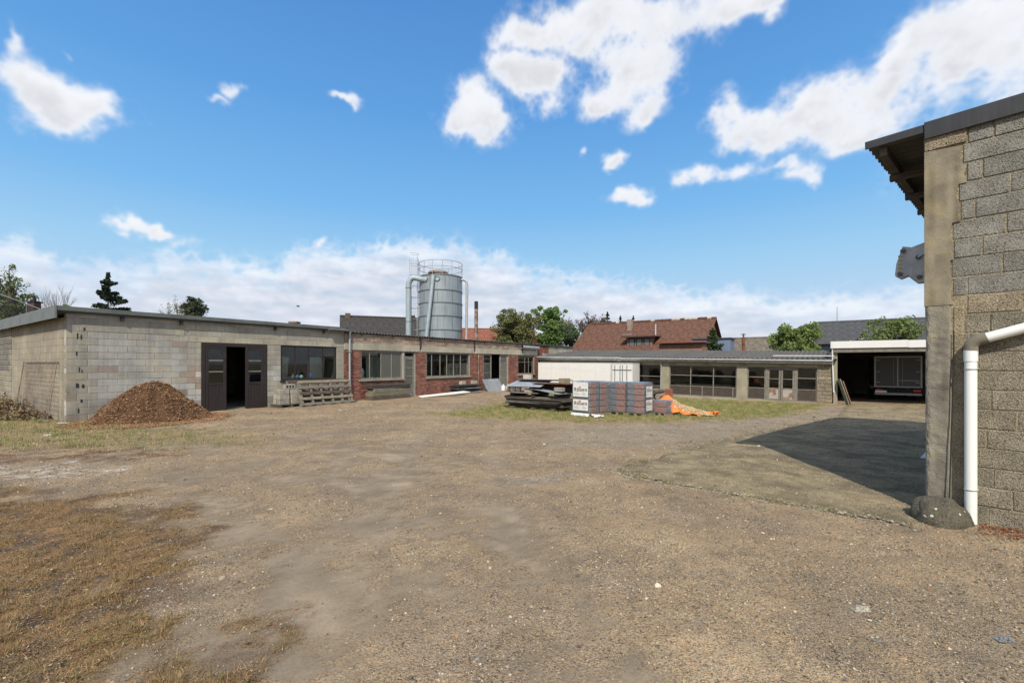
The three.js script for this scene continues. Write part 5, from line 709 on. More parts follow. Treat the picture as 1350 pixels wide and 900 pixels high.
{ // the wire grid leaning on the end wall
  const EF = frame(-12.6, 12.98, 55.6 - 90), w = thing('wire_grid', 'rusty wire grid panel leaning on the end wall', 'wire grid', EF, -5.0, null, 0.26); w.rotation.x = -0.12;
  // end wall frame: x runs along the wall towards the corner, z out of it
  const Wd = 4.3, Hh = 1.75; P('rim', [bar(V(0, 0.02, 0), V(Wd, 0.02, 0), 0.02), bar(V(0, Hh, 0), V(Wd, Hh, 0), 0.025), bar(V(0, 0, 0), V(0, Hh, 0), 0.02), bar(V(Wd, 0, 0), V(Wd, Hh, 0), 0.02)], M.rusty, w);
  for (let k = 1; k < 14; k++) P('wire', rod(V(0, k * Hh / 14, 0), V(Wd, k * Hh / 14, 0), 0.005, 0.005, 5), M.rusty, w); for (let k = 1; k < 29; k++) P('wire', rod(V(k * Wd / 29, 0, 0.008), V(k * Wd / 29, Hh, 0.008), 0.004, 0.004, 5), M.rusty, w);
  // low brambles and litter at the foot of the wall
  const q = rng(79);
  for (const [X, D, W, H, lab] of [[-16.6, 15.2, 1.3, 0.55, 'brown bramble tangle at the foot of the end wall'], [-14.6, 14.0, 0.8, 0.25, 'low dry weeds under the wire grid'], [-19.5, 17.0, 1.6, 0.6, 'wide dry bramble tangle further back along the end wall']]) { const o = thing('bramble', lab, 'bramble', WORLD, X, null, D * 0); o.position.set(X, gy(X, D), -D); o.rotation.y = 0; const st = [], lv = []; for (let k = 0; k < 90; k++) { const a = q() * 6.28, r = W * Math.sqrt(q()), x = r * Math.cos(a), z = r * 0.6 * Math.sin(a), h = H * (1 - (r / W) ** 2) * rr(0.5, 1.1, q) + 0.05; st.push(tube([V(x, -0.02, z), V(x + rr(-0.1, 0.1, q), h, z + rr(-0.1, 0.1, q)), V(x + rr(-0.4, 0.4, q), h * 0.5, z + rr(-0.3, 0.3, q))], 0.006, 3, 4)); for (let j = 0; j < 14; j++) { const s = rr(0.03, 0.07, q); lv.push(new THREE.PlaneGeometry(s, s * 1.3).rotateX(q() * 6).rotateY(q() * 6).translate(x + rr(-0.2, 0.2, q), h * q(), z + rr(-0.2, 0.2, q))); } } P('stems', st, M.bark, o); P('leaves', lv, mat([.20, .145, .075]), o); }
  for (const [X, D, s, lab] of [[-12.45, 12.72, 0.16, 'white crumpled litter scrap at the corner of the block workshop'], [-11.9, 13.0, 0.24, 'pale broken slab piece by the workshop corner'], [-10.7, 10.6, 0.10, 'small white scrap on the thin grass']]) { const o = thing('litter', lab, 'litter', WORLD, X, null, 0); o.position.set(X, groundTop(X, D) + 0.02, -D); P('scrap', stoneGeo(Math.round(X * -10)).clone().scale(s, s * 0.35, s * 0.6), M.whitewash, o); }
  for (const [X, D, s, c, lab] of [[2.34, 3.08, 0.055, [.58, .54, .44], 'pale broken stone lying alone on the gravel'], [2.2, 2.75, 0.03, [.30, .28, .25], 'grey pebble near the pale broken stone'], [2.95, 2.75, 0.04, [.26, .27, .28], 'flat slate-grey stone on the gravel']]) { const o = thing('stone', lab, 'stone', WORLD, X, null, 0); o.position.set(X, groundTop(X, D), -D); P('stone', stoneGeo(Math.round(X * 100)).clone().scale(s * 1.3, s * 0.7, s).translate(0, s * 0.15, 0), mat(c, { map: cinderT, bumpMap: cinderB, bumpScale: 0.004 }), o); }
}
{ // things seen through the workshop windows
  const s = thing('white_board', 'pale board leaning inside the block workshop window', 'board', LB, 6.38, 0.02, -0.75); P('board', bx(-0.05, 0.42, 0.0, 1.95, 0, 0.02), M.paintedWood, s); s.rotation.x = 0.12;
  const s2 = thing('white_board', 'white sheet standing at the bright end inside the workshop window', 'board', LB, 8.35, 0.02, -1.1); P('board', bx(-0.45, 0.35, 0.0, 1.95, 0, 0.02), M.white, s2); s2.rotation.x = 0.1;
  const shelf = thing('shelf', 'dark plank shelf inside the block workshop window', 'shelf', LB, 7.45, 0.02, -0.45); P('plank', bx(-1.2, 1.2, 1.0, 1.04, -0.15, 0.15), M.darkWood, shelf); for (const x of [-1.15, 1.1]) P('leg', bx(x, x + 0.06, 0, 1.0, -0.12, 0.12), M.darkWood, shelf);
  const pot = (x, c, h, lab) => { const o = thing('pot', lab, 'pot', LB, x, 1.063, -0.42); P('body', new THREE.LatheGeometry([[0.001, 0], [0.07, 0], [0.08, h * 0.6], [0.05, h * 0.8], [0.04, h]].map(([a, b]) => new THREE.Vector2(a, b)), 14), mat(c), o); };
  pot(6.9, [.45, .35, .24], 0.2, 'brown pot on the workshop window shelf'); pot(7.12, [.10, .28, .60], 0.15, 'blue short bottle on the workshop window shelf'); pot(7.3, [.75, .78, .80], 0.14, 'white jar on the workshop window shelf'); pot(7.7, [.08, .25, .62], 0.22, 'tall blue bottle on the workshop window shelf');
  const t = thing('yellow_board', 'yellowish sheet standing inside the curtained brick bay', 'board', LB, 12.1, 0.01, -0.8); P('board', bx(-0.35, 0.35, 0, 2.1, 0, 0.02), mat([.62, .45, .20], { map: woodT }), t);
  const t2 = thing('dust_sheet', 'grey dust sheet hung inside the brick bay window', 'cloth', LB, 11.2, 0.01, -0.6); P('cloth', sheet((u, v) => V((u - 0.5) * 1.0, v * 2.0, 0.04 * Math.sin(u * 20)), 40, 2, 0.004, V(0, 0, 1)), mat([.42, .42, .40]), t2);
  const t3 = thing('plastic_bundle', 'crumpled pale plastic bundle behind the brick bay glass', 'plastic', LB, 10.25, 0.01, -0.55); P('stand', bx(-0.2, 0.2, 0, 0.95, -0.2, 0.2), M.greyWood, t3); const pg = new THREE.IcosahedronGeometry(0.25, 3), p = pg.attributes.position; for (let i = 0; i < p.count; i++) { const k = 1 + 0.3 * n3(p.getX(i) * 7, p.getY(i) * 7, p.getZ(i) * 7); p.setXYZ(i, p.getX(i) * k, p.getY(i) * k * 1.3, p.getZ(i) * k); } pg.computeVertexNormals(); P('bundle', pg.translate(0, 1.2, 0), M.pvc, t3);
}
// ---------- beyond the yard ----------
{ // the dust silo behind the brick workshop
  const D = 36, X = xr(581, D), s = thing('dust_silo', 'blue-grey steel dust silo with ring seams, railing and ducts', 'silo', WORLD, X, null, -0), R0 = 1.66, T = 8.42; s.position.set(X, 0, -D);
  const ys = [0, 1.0, 2.15, 3.2, 4.25, 5.3, 6.3, 7.25, T];
  for (let k = 0; k + 1 < ys.length; k++) { P('shell_ring', new THREE.CylinderGeometry(R0, R0, ys[k + 1] - ys[k] - 0.02, 64, 1, true).translate(0, (ys[k] + ys[k + 1]) / 2, 0), M.silo, s); P('ring_flange', new THREE.CylinderGeometry(R0 + 0.045, R0 + 0.045, 0.06, 64).translate(0, ys[k + 1] - (k + 2 === ys.length ? 0.03 : 0), 0), M.siloDark, s);
    for (let j = 0; j < 9; j++) { const a = (j + (k % 2) * 0.5) / 9 * 6.283; P('seam_strip', bx(-0.018, 0.018, ys[k] + 0.03, ys[k + 1] - 0.03, R0 - 0.02, R0 + 0.014, 0).rotateY(a), M.siloDark, s); } }
  P('roof_cone', new THREE.ConeGeometry(R0, 0.42, 48, 1).translate(0, T + 0.21, 0), M.rusty, s); P('top_hatch', [new THREE.CylinderGeometry(0.75, 0.8, 0.14, 24).translate(-0.2, T + 0.38, 0), new THREE.CylinderGeometry(0.35, 0.5, 0.14, 20).translate(-0.2, T + 0.5, 0)], M.rusty, s);
  const rail = (y, r = 0.022) => new THREE.TorusGeometry(R0 + 0.02, r, 6, 64).rotateX(Math.PI / 2).translate(0, y, 0), posts = []; for (let k = 0; k < 14; k++) { const a = k / 14 * 6.283; posts.push(rod(V(R0 * Math.cos(a), T - 0.05, R0 * Math.sin(a)), V((R0 + 0.02) * Math.cos(a), T + 1.05, (R0 + 0.02) * Math.sin(a)), 0.02, 0.02, 6)); }
  P('railing', [rail(T + 1.05), rail(T + 0.6), ...posts], M.zincDull, s);
  const lad = [], lx = -R0 - 0.12, lz = 0.15; for (const z of [-0.22, 0.22]) lad.push(rod(V(lx, 0, lz + z), V(lx, T + 1.5, lz + z), 0.025, 0.025, 6)); for (let k = 0; k < 33; k++) lad.push(rod(V(lx, 0.4 + k * 0.3, lz - 0.22), V(lx, 0.4 + k * 0.3, lz + 0.22), 0.014, 0.014, 5));
  const ld = P('ladder', lad, M.zincDull, s), cage = []; for (let k = 0; k < 10; k++) cage.push(new THREE.TorusGeometry(0.36, 0.016, 5, 20, Math.PI * 1.5).rotateX(Math.PI / 2).rotateY(Math.PI * 0.75).translate(lx - 0.28, 2.6 + k * 0.85, lz)); for (let k = 0; k < 5; k++) { const a = Math.PI * (0.5 + 0.25 * k); cage.push(rod(V(lx - 0.28 + 0.36 * Math.cos(a), 2.5, lz + 0.36 * Math.sin(a)), V(lx - 0.28 + 0.36 * Math.cos(a), T + 1.5, lz + 0.36 * Math.sin(a)), 0.012, 0.012, 5)); } P('safety_cage', cage, M.zincDull, ld);
  const duct = P('intake_duct', [rod(V(-2.3, 0.4, 1.0), V(-2.3, 7.55, 1.0), 0.21, 0.21, 20, true), tube([V(-2.3, 7.5, 1.0), V(-2.29, 7.75, 1.0), V(-2.2, 8.02, 1.0), V(-2.02, 8.2, 1.0), V(-1.8, 8.22, 1.02), V(-1.3, 8.1, 1.15), V(-0.75, 7.98, 1.38)], 0.21, 20, 40)], M.siloPipe, s);
  for (const y of [1.2, 3.1, 4.9, 7.45]) P('duct_collar', new THREE.TorusGeometry(0.215, 0.025, 6, 24).rotateX(Math.PI / 2).translate(-2.3, y, 1.0), M.siloDark, duct);
  P('front_chute', [rod(V(-0.28, 8.3, 1.75), V(-0.95, 2.0, 1.9), 0.15, 0.13, 16), rod(V(-0.95, 2.0, 1.9), V(-0.95, 0.2, 1.9), 0.13, 0.13, 16)], M.siloPipe, s);
  P('return_pipe', [tube([V(1.6, 8.2, 0.3), V(1.85, 8.2, 0.3), V(2.04, 8.05, 0.3), V(2.08, 7.75, 0.3), V(2.06, 6, 0.3)], 0.10, 14, 30), rod(V(2.06, 6.0, 0.3), V(2.0, 0.2, 0.3), 0.10, 0.10, 14)], M.zincDull, s);
  P('porthole', [new THREE.TorusGeometry(0.17, 0.04, 8, 24).translate(0.0, 8.05, R0 + 0.03)], M.siloDark, s); P('porthole_glass', new THREE.CylinderGeometry(0.16, 0.16, 0.04, 24).rotateX(Math.PI / 2).translate(0, 8.05, R0 + 0.01), M.siloPipe, s);
  const f = thing('flue_pipe', 'slim steel flue with a sooty top beside the silo', 'flue', WORLD, xr(627.5, 35.5), null, 0); f.position.set(xr(627.5, 35.5), 0, -35.5); P('pipe', rod(V(0, 0, 0), V(0.02, 5.9, 0), 0.15, 0.14, 16), M.rusty, f); P('sooty_top', rod(V(0.02, 5.9, 0), V(0.02, 6.5, 0), 0.145, 0.145, 16), M.black, f); P('collar', new THREE.TorusGeometry(0.15, 0.02, 6, 20).rotateX(Math.PI / 2).translate(0.01, 4.2, 0), M.rusty, f);
}
// a house with a ridged roof; local x along the ridge, z to the front. roof slopes carry rows of lapped tiles
function house(name, label, fr, x, z, o) {
  const h = thing(name, label, o.category || 'house', fr, x, null, z), L = o.L, dp = o.depth, eave = o.eave, ridge = o.ridge, W = dp / 2, hipL = o.hipL || 0, hipR = o.hipR || 0; h.position.y = 0;
  const gable = (xx, t) => { const s = new THREE.Shape([[-W + 0.2, -0.6], [W - 0.2, -0.6], [W - 0.2, eave], [0, ridge - 0.15], [-W + 0.2, eave]].map(([a, b]) => new THREE.Vector2(a, b))); return new THREE.ExtrudeGeometry(s, { depth: t, bevelEnabled: false }).rotateY(Math.PI / 2).translate(xx, 0, 0); };
  P('wall', [bx(0.25, L - 0.25, -0.6, eave, W - 0.4, W - 0.2, 0), bx(0.25, L - 0.25, -0.6, eave, -W + 0.2, -W + 0.4, 0), hipL ? bx(0, 0.24, -0.6, eave, -W + 0.2, W - 0.2, 0) : gable(0.0, 0.24), gable(L - 0.24, 0.24)], o.wall, h);
  const sl = Math.hypot(W + 0.3, (ridge - eave) * (W + 0.3) / W), ang = Math.atan2(ridge - eave, W), rows = Math.round(sl / 0.33);
  for (const side of [1, -1]) { const G = []; for (let k = 0; k < rows; k++) { const a = k / rows, b = (k + 1) / rows, c = (s) => [s, -Math.sin(ang) * sl * 1, 0]; const hl = side > 0 ? hipL : hipR, hr = side > 0 ? hipR : hipL, e0 = -0.3 + hl * (1 - b), e1 = L + 0.3 - hr * (1 - b); const d0 = a * sl, d1 = b * sl + 0.06; const g = bx(e0, e1, -0.05, 0.0, 0, d1 - d0, 0); g.rotateX(0.05); g.translate(0, 0.02, d0); G.push(g); } const r = P('roof_slope', G, o.roof, h); r.rotation.order = 'YXZ'; r.position.set(side > 0 ? 0 : L, ridge, 0); r.rotation.y = side > 0 ? 0 : Math.PI; r.rotation.x = ang; }
  P('ridge_tiles', rod(V(-0.3 + hipL, ridge + 0.02, 0), V(L + 0.3 - hipR, ridge + 0.02, 0), 0.11, 0.11, 8), o.ridgeM || o.roof, h);
  return h;
}
{
  const brickW = C([.36, .20, .14]), HF = frame(8.6, 50, -34.4), b = house('tiled_house', 'house with broad brown tiled roof and a three-window dormer', HF, 0, 0, { L: 12.4, depth: 10.5, eave: 2.5, ridge: 5.95, wall: brickW, roof: M.brownTile, ridgeM: M.brownTile });
  const q = rng(81);
  for (let k = 0; k < 30; k++) { const a = k * 0.41; P('ridge_cap', rod(V(a, 5.99, 0), V(a + 0.38, 6.0, 0), 0.12, 0.135, 8), k % 9 === 7 || (k > 19 && q() < 0.5) ? C([.62, .56, .48]) : M.brownTile, b); }
  P('chimney', bx(4.55, 5.03, 4.4, 6.15, 0.9, 1.4), C([.38, .31, .26]), b); P('chimney_flashing', bx(4.3, 5.3, 4.55, 4.62, 0.8, 2.1), M.zincDull, b).rotation.x = 0.0;
  const dm = P('dormer', [bx(5.5, 7.9, 3.05, 4.2, 1.9, 3.9, 0)], brickW, b); P('dormer_roof', bx(5.1, 8.35, 4.2, 4.31, 1.4, 4.3), M.brownTile, dm); P('dormer_eaves', bx(5.05, 8.4, 4.15, 4.22, 4.26, 4.35), M.black, dm);
  for (let k = 0; k < 3; k++) { const u = 5.7 + k * 0.72; P('dormer_window', [bx(u, u + 0.56, 3.32, 3.38, 3.9, 3.96), bx(u, u + 0.56, 4.0, 4.06, 3.9, 3.96), bx(u, u + 0.06, 3.38, 4.0, 3.9, 3.96), bx(u + 0.50, u + 0.56, 3.38, 4.0, 3.9, 3.96)], M.black, dm); P('pane', bx(u + 0.06, u + 0.50, 3.38, 4.0, 3.91, 3.93, 0), mat([.10, .12, .13], { roughness: 0.08 }), dm); }
  P('dormer_sill', bx(5.4, 8.0, 3.12, 3.24, 3.88, 4.1), M.zinc, dm); P('roof_valley', bar(V(7.2, 5.6, 0.55), V(8.0, 4.35, 3.2), 0.12, 0.05), M.zincDull, b);
  const an = thing('tiled_lean_to', 'low orange tiled lean-to roof before the brown house', 'lean-to', HF, 9.7, null, 5.6); an.position.y = 0; P('wall', bx(0, 3.4, -0.6, 3.3, 0, 2.2, 0), brickW, an); P('roof', bx(-0.15, 3.55, 0, 0.1, -0.1, 2.6), M.redTile, an).position.y = 3.35;
  const bp = thing('blue_panel_wall', 'blue-grey metal clad outbuilding beside the brown house', 'outbuilding', HF, 11.6, null, 4.6); bp.position.y = 0; P('cladding', bx(0, 3.0, -0.6, 3.75, -2, 0), mat([.13, .18, .28], { roughness: 0.6 }), bp); P('roof', bx(-0.1, 3.1, 3.76, 3.86, -2.1, 0.1), M.slate, bp);
  // grey roofed hall on the far right, with its brick wall, and the low roof beside it
  const GF = frame(24.3, 46, -34.4), g = house('grey_hall', 'wide hall with dark grey hipped roof and brick wall', GF, 0, 0, { category: 'hall', L: 22, depth: 11, eave: 3.5, ridge: 5.5, wall: C([.40, .25, .19]), roof: M.slate, hipL: 5.5 });
  P('gutter', rod(V(-0.3, 3.32, 5.9), V(22, 3.32, 5.9), 0.07, 0.07, 8), M.slate, g); P('glazed_band', bx(4.5, 21, 2.4, 3.2, 5.32, 5.36), mat([.12, .17, .27], { roughness: 0.2 }), g);
  const hip = sheet((u, v) => V(mix(-0.3, 5.4, v), mix(3.3, 5.52, v), mix((u - 0.5) * 11.6, 0, v)), 8, 8, 0.05); P('hip_slope', hip, M.slate, g);
  const low = house('grey_tiled_shed', 'small shed with mossy grey tiled roof', frame(20.2, 43, -34.4), 0, 0, { category: 'shed', L: 4.2, depth: 6, eave: 2.7, ridge: 4.0, wall: C([.34, .28, .22]), roof: M.greyTile });
  const st = thing('rusty_stovepipe', 'rusty stovepipe with a cowl above the shed roof', 'stovepipe', WORLD, xr(980.5, 33), null, 0); st.position.set(xr(980.5, 33), -0.4, -33); P('pipe', rod(V(0, 0, 0), V(0, 4.0, 0), 0.11, 0.11, 12), M.rust, st); P('cowl', [new THREE.ConeGeometry(0.2, 0.12, 12).translate(0, 4.22, 0), rod(V(0, 3.95, 0), V(0, 4.2, 0), 0.05)], M.siloDark, st);
  const ms = thing('radio_mast', 'thin radio mast rising behind the grey hall', 'mast', WORLD, xr(1104, 70), null, 0); ms.position.set(xr(1104, 70), 0, -70); P('pole', rod(V(0, 0, 0), V(0, 10.4, 0), 0.07, 0.03, 6), M.siloDark, ms); P('lower_tube', rod(V(0, 0, 0), V(0, 7.4, 0), 0.10, 0.08, 6), M.siloDark, ms);
  // roofs behind the brick workshop
  const DF = frame(xr(452, 46), 46, 20); const dk = house('dark_roofed_house', 'house with near-black roof and a brown gable behind the workshops', DF, 0, 0, { L: 7.6, depth: 8, eave: 3.2, ridge: 6.45, wall: C([.16, .10, .075]), roof: M.darkTile }); P('chimney', bx(6.5, 7.1, 5.2, 6.75, -0.3, 0.4), M.darkTile, dk); P('ridge_vent', bx(0.2, 0.7, 5.9, 6.75, -0.3, 0.3), C([.18, .12, .09]), dk);
  const RF = frame(xr(538, 50), 50, 4); house('red_roofed_house', 'long low house with red tiled roof behind the silo', RF, 0, 0, { L: 13.5, depth: 9, eave: 3.2, ridge: 5.5, wall: C([.34, .20, .14]), roof: M.redTile });
  const c1 = thing('brick_chimney', 'small brick chimney rising behind the block workshop roof', 'chimney', WORLD, xr(388, 40), null, 0); c1.position.set(xr(388, 40), 0, -40); P('stack', bx(-0.3, 0.3, 0, 5.2, -0.3, 0.3), C([.22, .12, .09]), c1); P('cap', bx(-0.37, 0.37, 5.2, 5.35, -0.37, 0.37), C([.26, .17, .13]), c1);
  const c2 = thing('brick_chimney', 'dark brick chimney beside the net fence beyond the end wall', 'chimney', WORLD, xr(44.5, 34), null, 0); c2.position.set(xr(44.5, 34), 0, -34); P('stack', bx(-0.26, 0.26, 0, 6.2, -0.26, 0.26), C([.13, .075, .06]), c2); P('cap', bx(-0.32, 0.32, 6.2, 6.3, -0.32, 0.32), M.black, c2); P('pot', rod(V(0, 6.3, 0), V(0, 6.75, 0), 0.09, 0.08, 8), M.black, c2);
  // net fence at the far left
  const NF = frame(xr(-40, 32), 32, 8), nf = thing('net_fence', 'tall dark netting fence beyond the end wall', 'fence', NF, 0, null, 0); nf.position.y = 0; const net = mat([.03, .033, .035], { roughness: 1 }), wires = []; const Ln = 5.2, topAt = (u) => 7.3 - u * 2.1 / Ln;
  for (let k = 0; k <= 3; k++) P('post', rod(V(k * Ln / 3, 0, 0), V(k * Ln / 3, topAt(k * Ln / 3), 0), 0.045, 0.045, 8), M.siloDark, nf); P('top_rail', rod(V(0, topAt(0), 0), V(Ln, topAt(Ln), 0), 0.03, 0.03, 6), M.siloDark, nf);
  for (let k = 0; k < 60; k++) { const u = k * Ln / 60; wires.push(bar(V(u, 2, 0.02), V(u, topAt(u), 0.02), 0.032, 0.01, 0)); } for (let k = 0; k < 60; k++) { const y = 2 + k * 0.088; wires.push(bar(V(0, y, 0.035), V(clamp((7.3 - y) / 2.1 * Ln, 0.01, Ln), y, 0.035), 0.032, 0.01, 0)); } P('netting', wires, net, nf).userData.kind = 'stuff';
}
// ---------- trees ----------
function foliage(n, pick, tones, q, size, flat = 0) {
  const pos = new Float32Array(n * 18), col = new Float32Array(n * 18), nor = new Float32Array(n * 18), a = V(0, 0, 0), b = V(0, 0, 0), c = V(0, 0, 0);
  for (let i = 0; i < n; i++) {
    const p = pick(); const s = size * (0.6 + 0.8 * q()); a.set(q() - 0.5, (q() - 0.5) * (1 - flat), q() - 0.5).normalize(); b.set(q() - 0.5, q() - 0.5, q() - 0.5).cross(a).normalize(); c.crossVectors(a, b);
    const l = s, w = s * 0.6, k = [[-l, 0], [0, -w], [l, 0], [-l, 0], [l, 0], [0, w]], t = tones[Math.floor(q() * tones.length)], v = 0.75 + 0.5 * q();
    k.forEach(([u, e], j) => { const o = i * 18 + j * 3; pos[o] = p.x + a.x * u + b.x * e; pos[o + 1] = p.y + a.y * u + b.y * e; pos[o + 2] = p.z + a.z * u + b.z * e; nor[o] = c.x; nor[o + 1] = c.y; nor[o + 2] = c.z; col[o] = t[0] * v; col[o + 1] = t[1] * v; col[o + 2] = t[2] * v; });
  }
  const g = new THREE.BufferGeometry(); g.setAttribute('position', new THREE.BufferAttribute(pos, 3)); g.setAttribute('normal', new THREE.BufferAttribute(nor, 3)); g.setAttribute('color', new THREE.BufferAttribute(col, 3)); g.setAttribute('uv', new THREE.BufferAttribute(new Float32Array(n * 12), 2)); return g;
}
const leafM = new THREE.MeshPhysicalMaterial({ color: 0xffffff, vertexColors: true, roughness: 0.9, transmission: 0.35, thickness: 0, side: THREE.DoubleSide });
const needleM = mat([1, 1, 1], { vertexColors: true, roughness: 0.9 });
function limbs(q, H, W, n, from, up, trunkR, out) {              // trunk and limbs; returns limb tips
  const tips = [], tt = V(rr(-0.1, 0.1, q) * W, H * 0.82, rr(-0.1, 0.1, q) * W); out.push(tube([V(0, -0.1, 0), V(tt.x * 0.3, H * 0.35, tt.z * 0.3), tt], trunkR, 6, 6)); tips.push(tt.clone());
  for (let k = 0; k < n; k++) { const f = rr(from, 0.85, q), a = k * 2.4 + q(), s = V(tt.x * f, H * f * 0.9, tt.z * f), r = W * rr(0.45, 0.95, q) * Math.sin(Math.PI * clamp(0.2 + 0.72 * (f - from) / (1 - from))), e = V(s.x + r * Math.cos(a), Math.min(s.y + r * up * rr(0.4, 1.2, q) + H * 0.08, H * 0.98), s.z + r * Math.sin(a)); out.push(rod(s, e, trunkR * 0.4, trunkR * 0.1, 5)); tips.push(e, s.clone().lerp(e, 0.6)); }
  return tips;
}
function broadleaf(name, label, px, D, topPx, halfW, o = {}) {
  const H = (EYE + (480 - topPx) * D / FPX) * 1.04, W = halfW * D / FPX, q = rng(o.seed || 1), X = xr(px, D), t = thing(name, label, o.category || 'tree', WORLD, X, null, 0, 0, o.group); t.position.set(X, gy(X, D), -D);
  const wood = [], tips0 = limbs(q, H, W, o.limbs || 16, o.from ?? 0.3, o.up ?? 0.6, o.trunk || H * 0.022, wood), tips = [], cl = tips0.map((p) => [p, rr(0.4, 1.1, q) * (o.clump || W * 0.34)]); for (const p of tips0) for (let k = 0; k < 3; k++) { const e = p.clone().add(V(rr(-1, 1, q), rr(0.1, 1.1, q), rr(-1, 1, q)).normalize().multiplyScalar((o.clump || W * 0.34) * rr(0.6, 1.15, q))); wood.push(rod(p, e, 0.02, 0.006, 3)); cl.push([e, (o.clump || W * 0.34) * rr(0.2, 0.55, q)]); }
  P('trunk', wood, o.bark || M.bark, t);
  part('crown', foliage(o.n || 6000, () => { const [p, r] = cl[Math.floor(q() * cl.length)]; let x, y, z, d; do { x = q() * 2 - 1; y = q() * 2 - 1; z = q() * 2 - 1; d = x * x + y * y + z * z; } while (d > 1 || q() > 0.25 + d); return V(p.x + x * r, p.y + y * r * 0.8, p.z + z * r); }, o.tones, q, o.leaf || 0.10), leafM, t);
  return t;
}
function conifer(name, label, px, D, topPx, halfW, o = {}) {
  const H = EYE + (480 - topPx) * D / FPX, W = halfW * D / FPX, q = rng(o.seed || 1), X = xr(px, D), t = thing(name, label, 'tree', WORLD, X, null, 0, 0, o.group); t.position.set(X, gy(X, D), -D);
  const wood = [rod(V(0, -0.1, 0), V(0, H * 0.98, 0), H * 0.018, 0.02, 7)], segs = [], low = o.from ?? 0.25, nw = o.whorls || 14;
  for (let k = 0; k < nw; k++) { const f = clamp(low + (1 - low) * (k + (o.wild || 0) * (q() - 0.5)) / nw, 0.05, 0.97), r = W * Math.pow(1 - (f - low) / (1 - low), 0.75) * rr(0.7, 1.15, q) + 0.05 * W; const nb = o.branches || 7; for (let j = 0; j < nb; j++) { if (q() < (o.gap ?? 0.12)) continue; const a = j / nb * 6.283 + k * 1.1 + q() * 0.5, rl = r * rr(o.wild ? 0.35 : 0.6, 1.15, q), s = V(0, H * f + (o.wild || 0) * (q() - 0.5) * 0.5, 0), e = V(rl * Math.cos(a), s.y + rl * ((o.lift ?? -0.12) + (o.wild || 0) * (q() - 0.5) * 0.35), rl * Math.sin(a)); wood.push(rod(s, e, 0.03, 0.008, 4)); segs.push([s, e, rl]); } }
  P('trunk', wood, M.bark, t); segs.push([V(0, H * 0.85, 0), V(0, H * 1.0, 0), 0.3 * W]);
  part('crown', foliage(o.n || 6000, () => { const [s, e, r] = segs[Math.floor(q() * segs.length)], f = 0.12 + 0.9 * Math.sqrt(q()), w = (0.12 + (o.spread ?? 0.22) * (1.1 - f)) * r; return V(mix(s.x, e.x, f) + rr(-w, w, q), mix(s.y, e.y, f) + rr(-w * 0.9, w * 0.35, q), mix(s.z, e.z, f) + rr(-w, w, q)); }, o.tones, q, o.leaf || 0.11), needleM, t);
}
function bareTree(name, label, px, D, topPx, halfW, o = {}) {
  const H = EYE + (480 - topPx) * D / FPX, W = halfW * D / FPX, q = rng(o.seed || 1), X = xr(px, D), t = thing(name, label, o.category || 'tree', WORLD, X, null, 0, 0, o.group), wood = []; t.position.set(X, gy(X, D), -D);
  const grow = (p, d, l, r, n) => { const e = p.clone().addScaledVector(d, l); wood.push(rod(p, e, r, r * 0.65, n > 3 ? 6 : 3, true)); if (n <= 0) return; const c = n > 3 ? 3 : 2 + (q() < 0.6); for (let k = 0; k < c; k++) { const nd = d.clone().add(V(rr(-1, 1, q) * o.fan, rr(-0.15, 0.55, q), rr(-1, 1, q) * o.fan)).normalize(); grow(k ? p.clone().lerp(e, rr(0.55, 1, q)) : e, nd, l * rr(0.62, 0.86, q), r * 0.6, n - 1); } };
  o.fan = o.fan ?? 0.55; grow(V(0, -0.1, 0), V(0, 1, 0), H * 0.30, o.trunk || H * 0.016, 6);
  const g = merge(wood), bb = new THREE.Box3().setFromBufferAttribute(g.attributes.position), sx = W / Math.max(bb.max.x, -bb.min.x); g.scale(sx, H / bb.max.y, sx);
  part('branches', g, o.bark || M.paleBark, t);
  if (o.n) { const p = g.attributes.position, hi = H * 0.45; part('crown', foliage(o.n, () => { let i; do { i = Math.floor(q() * p.count); } while (p.getY(i) < hi); return V(p.getX(i) + rr(-0.15, 0.15, q), p.getY(i) + rr(-0.15, 0.15, q), p.getZ(i) + rr(-0.15, 0.15, q)); }, o.tones, q, o.leaf || 0.08), leafM, t); }
}
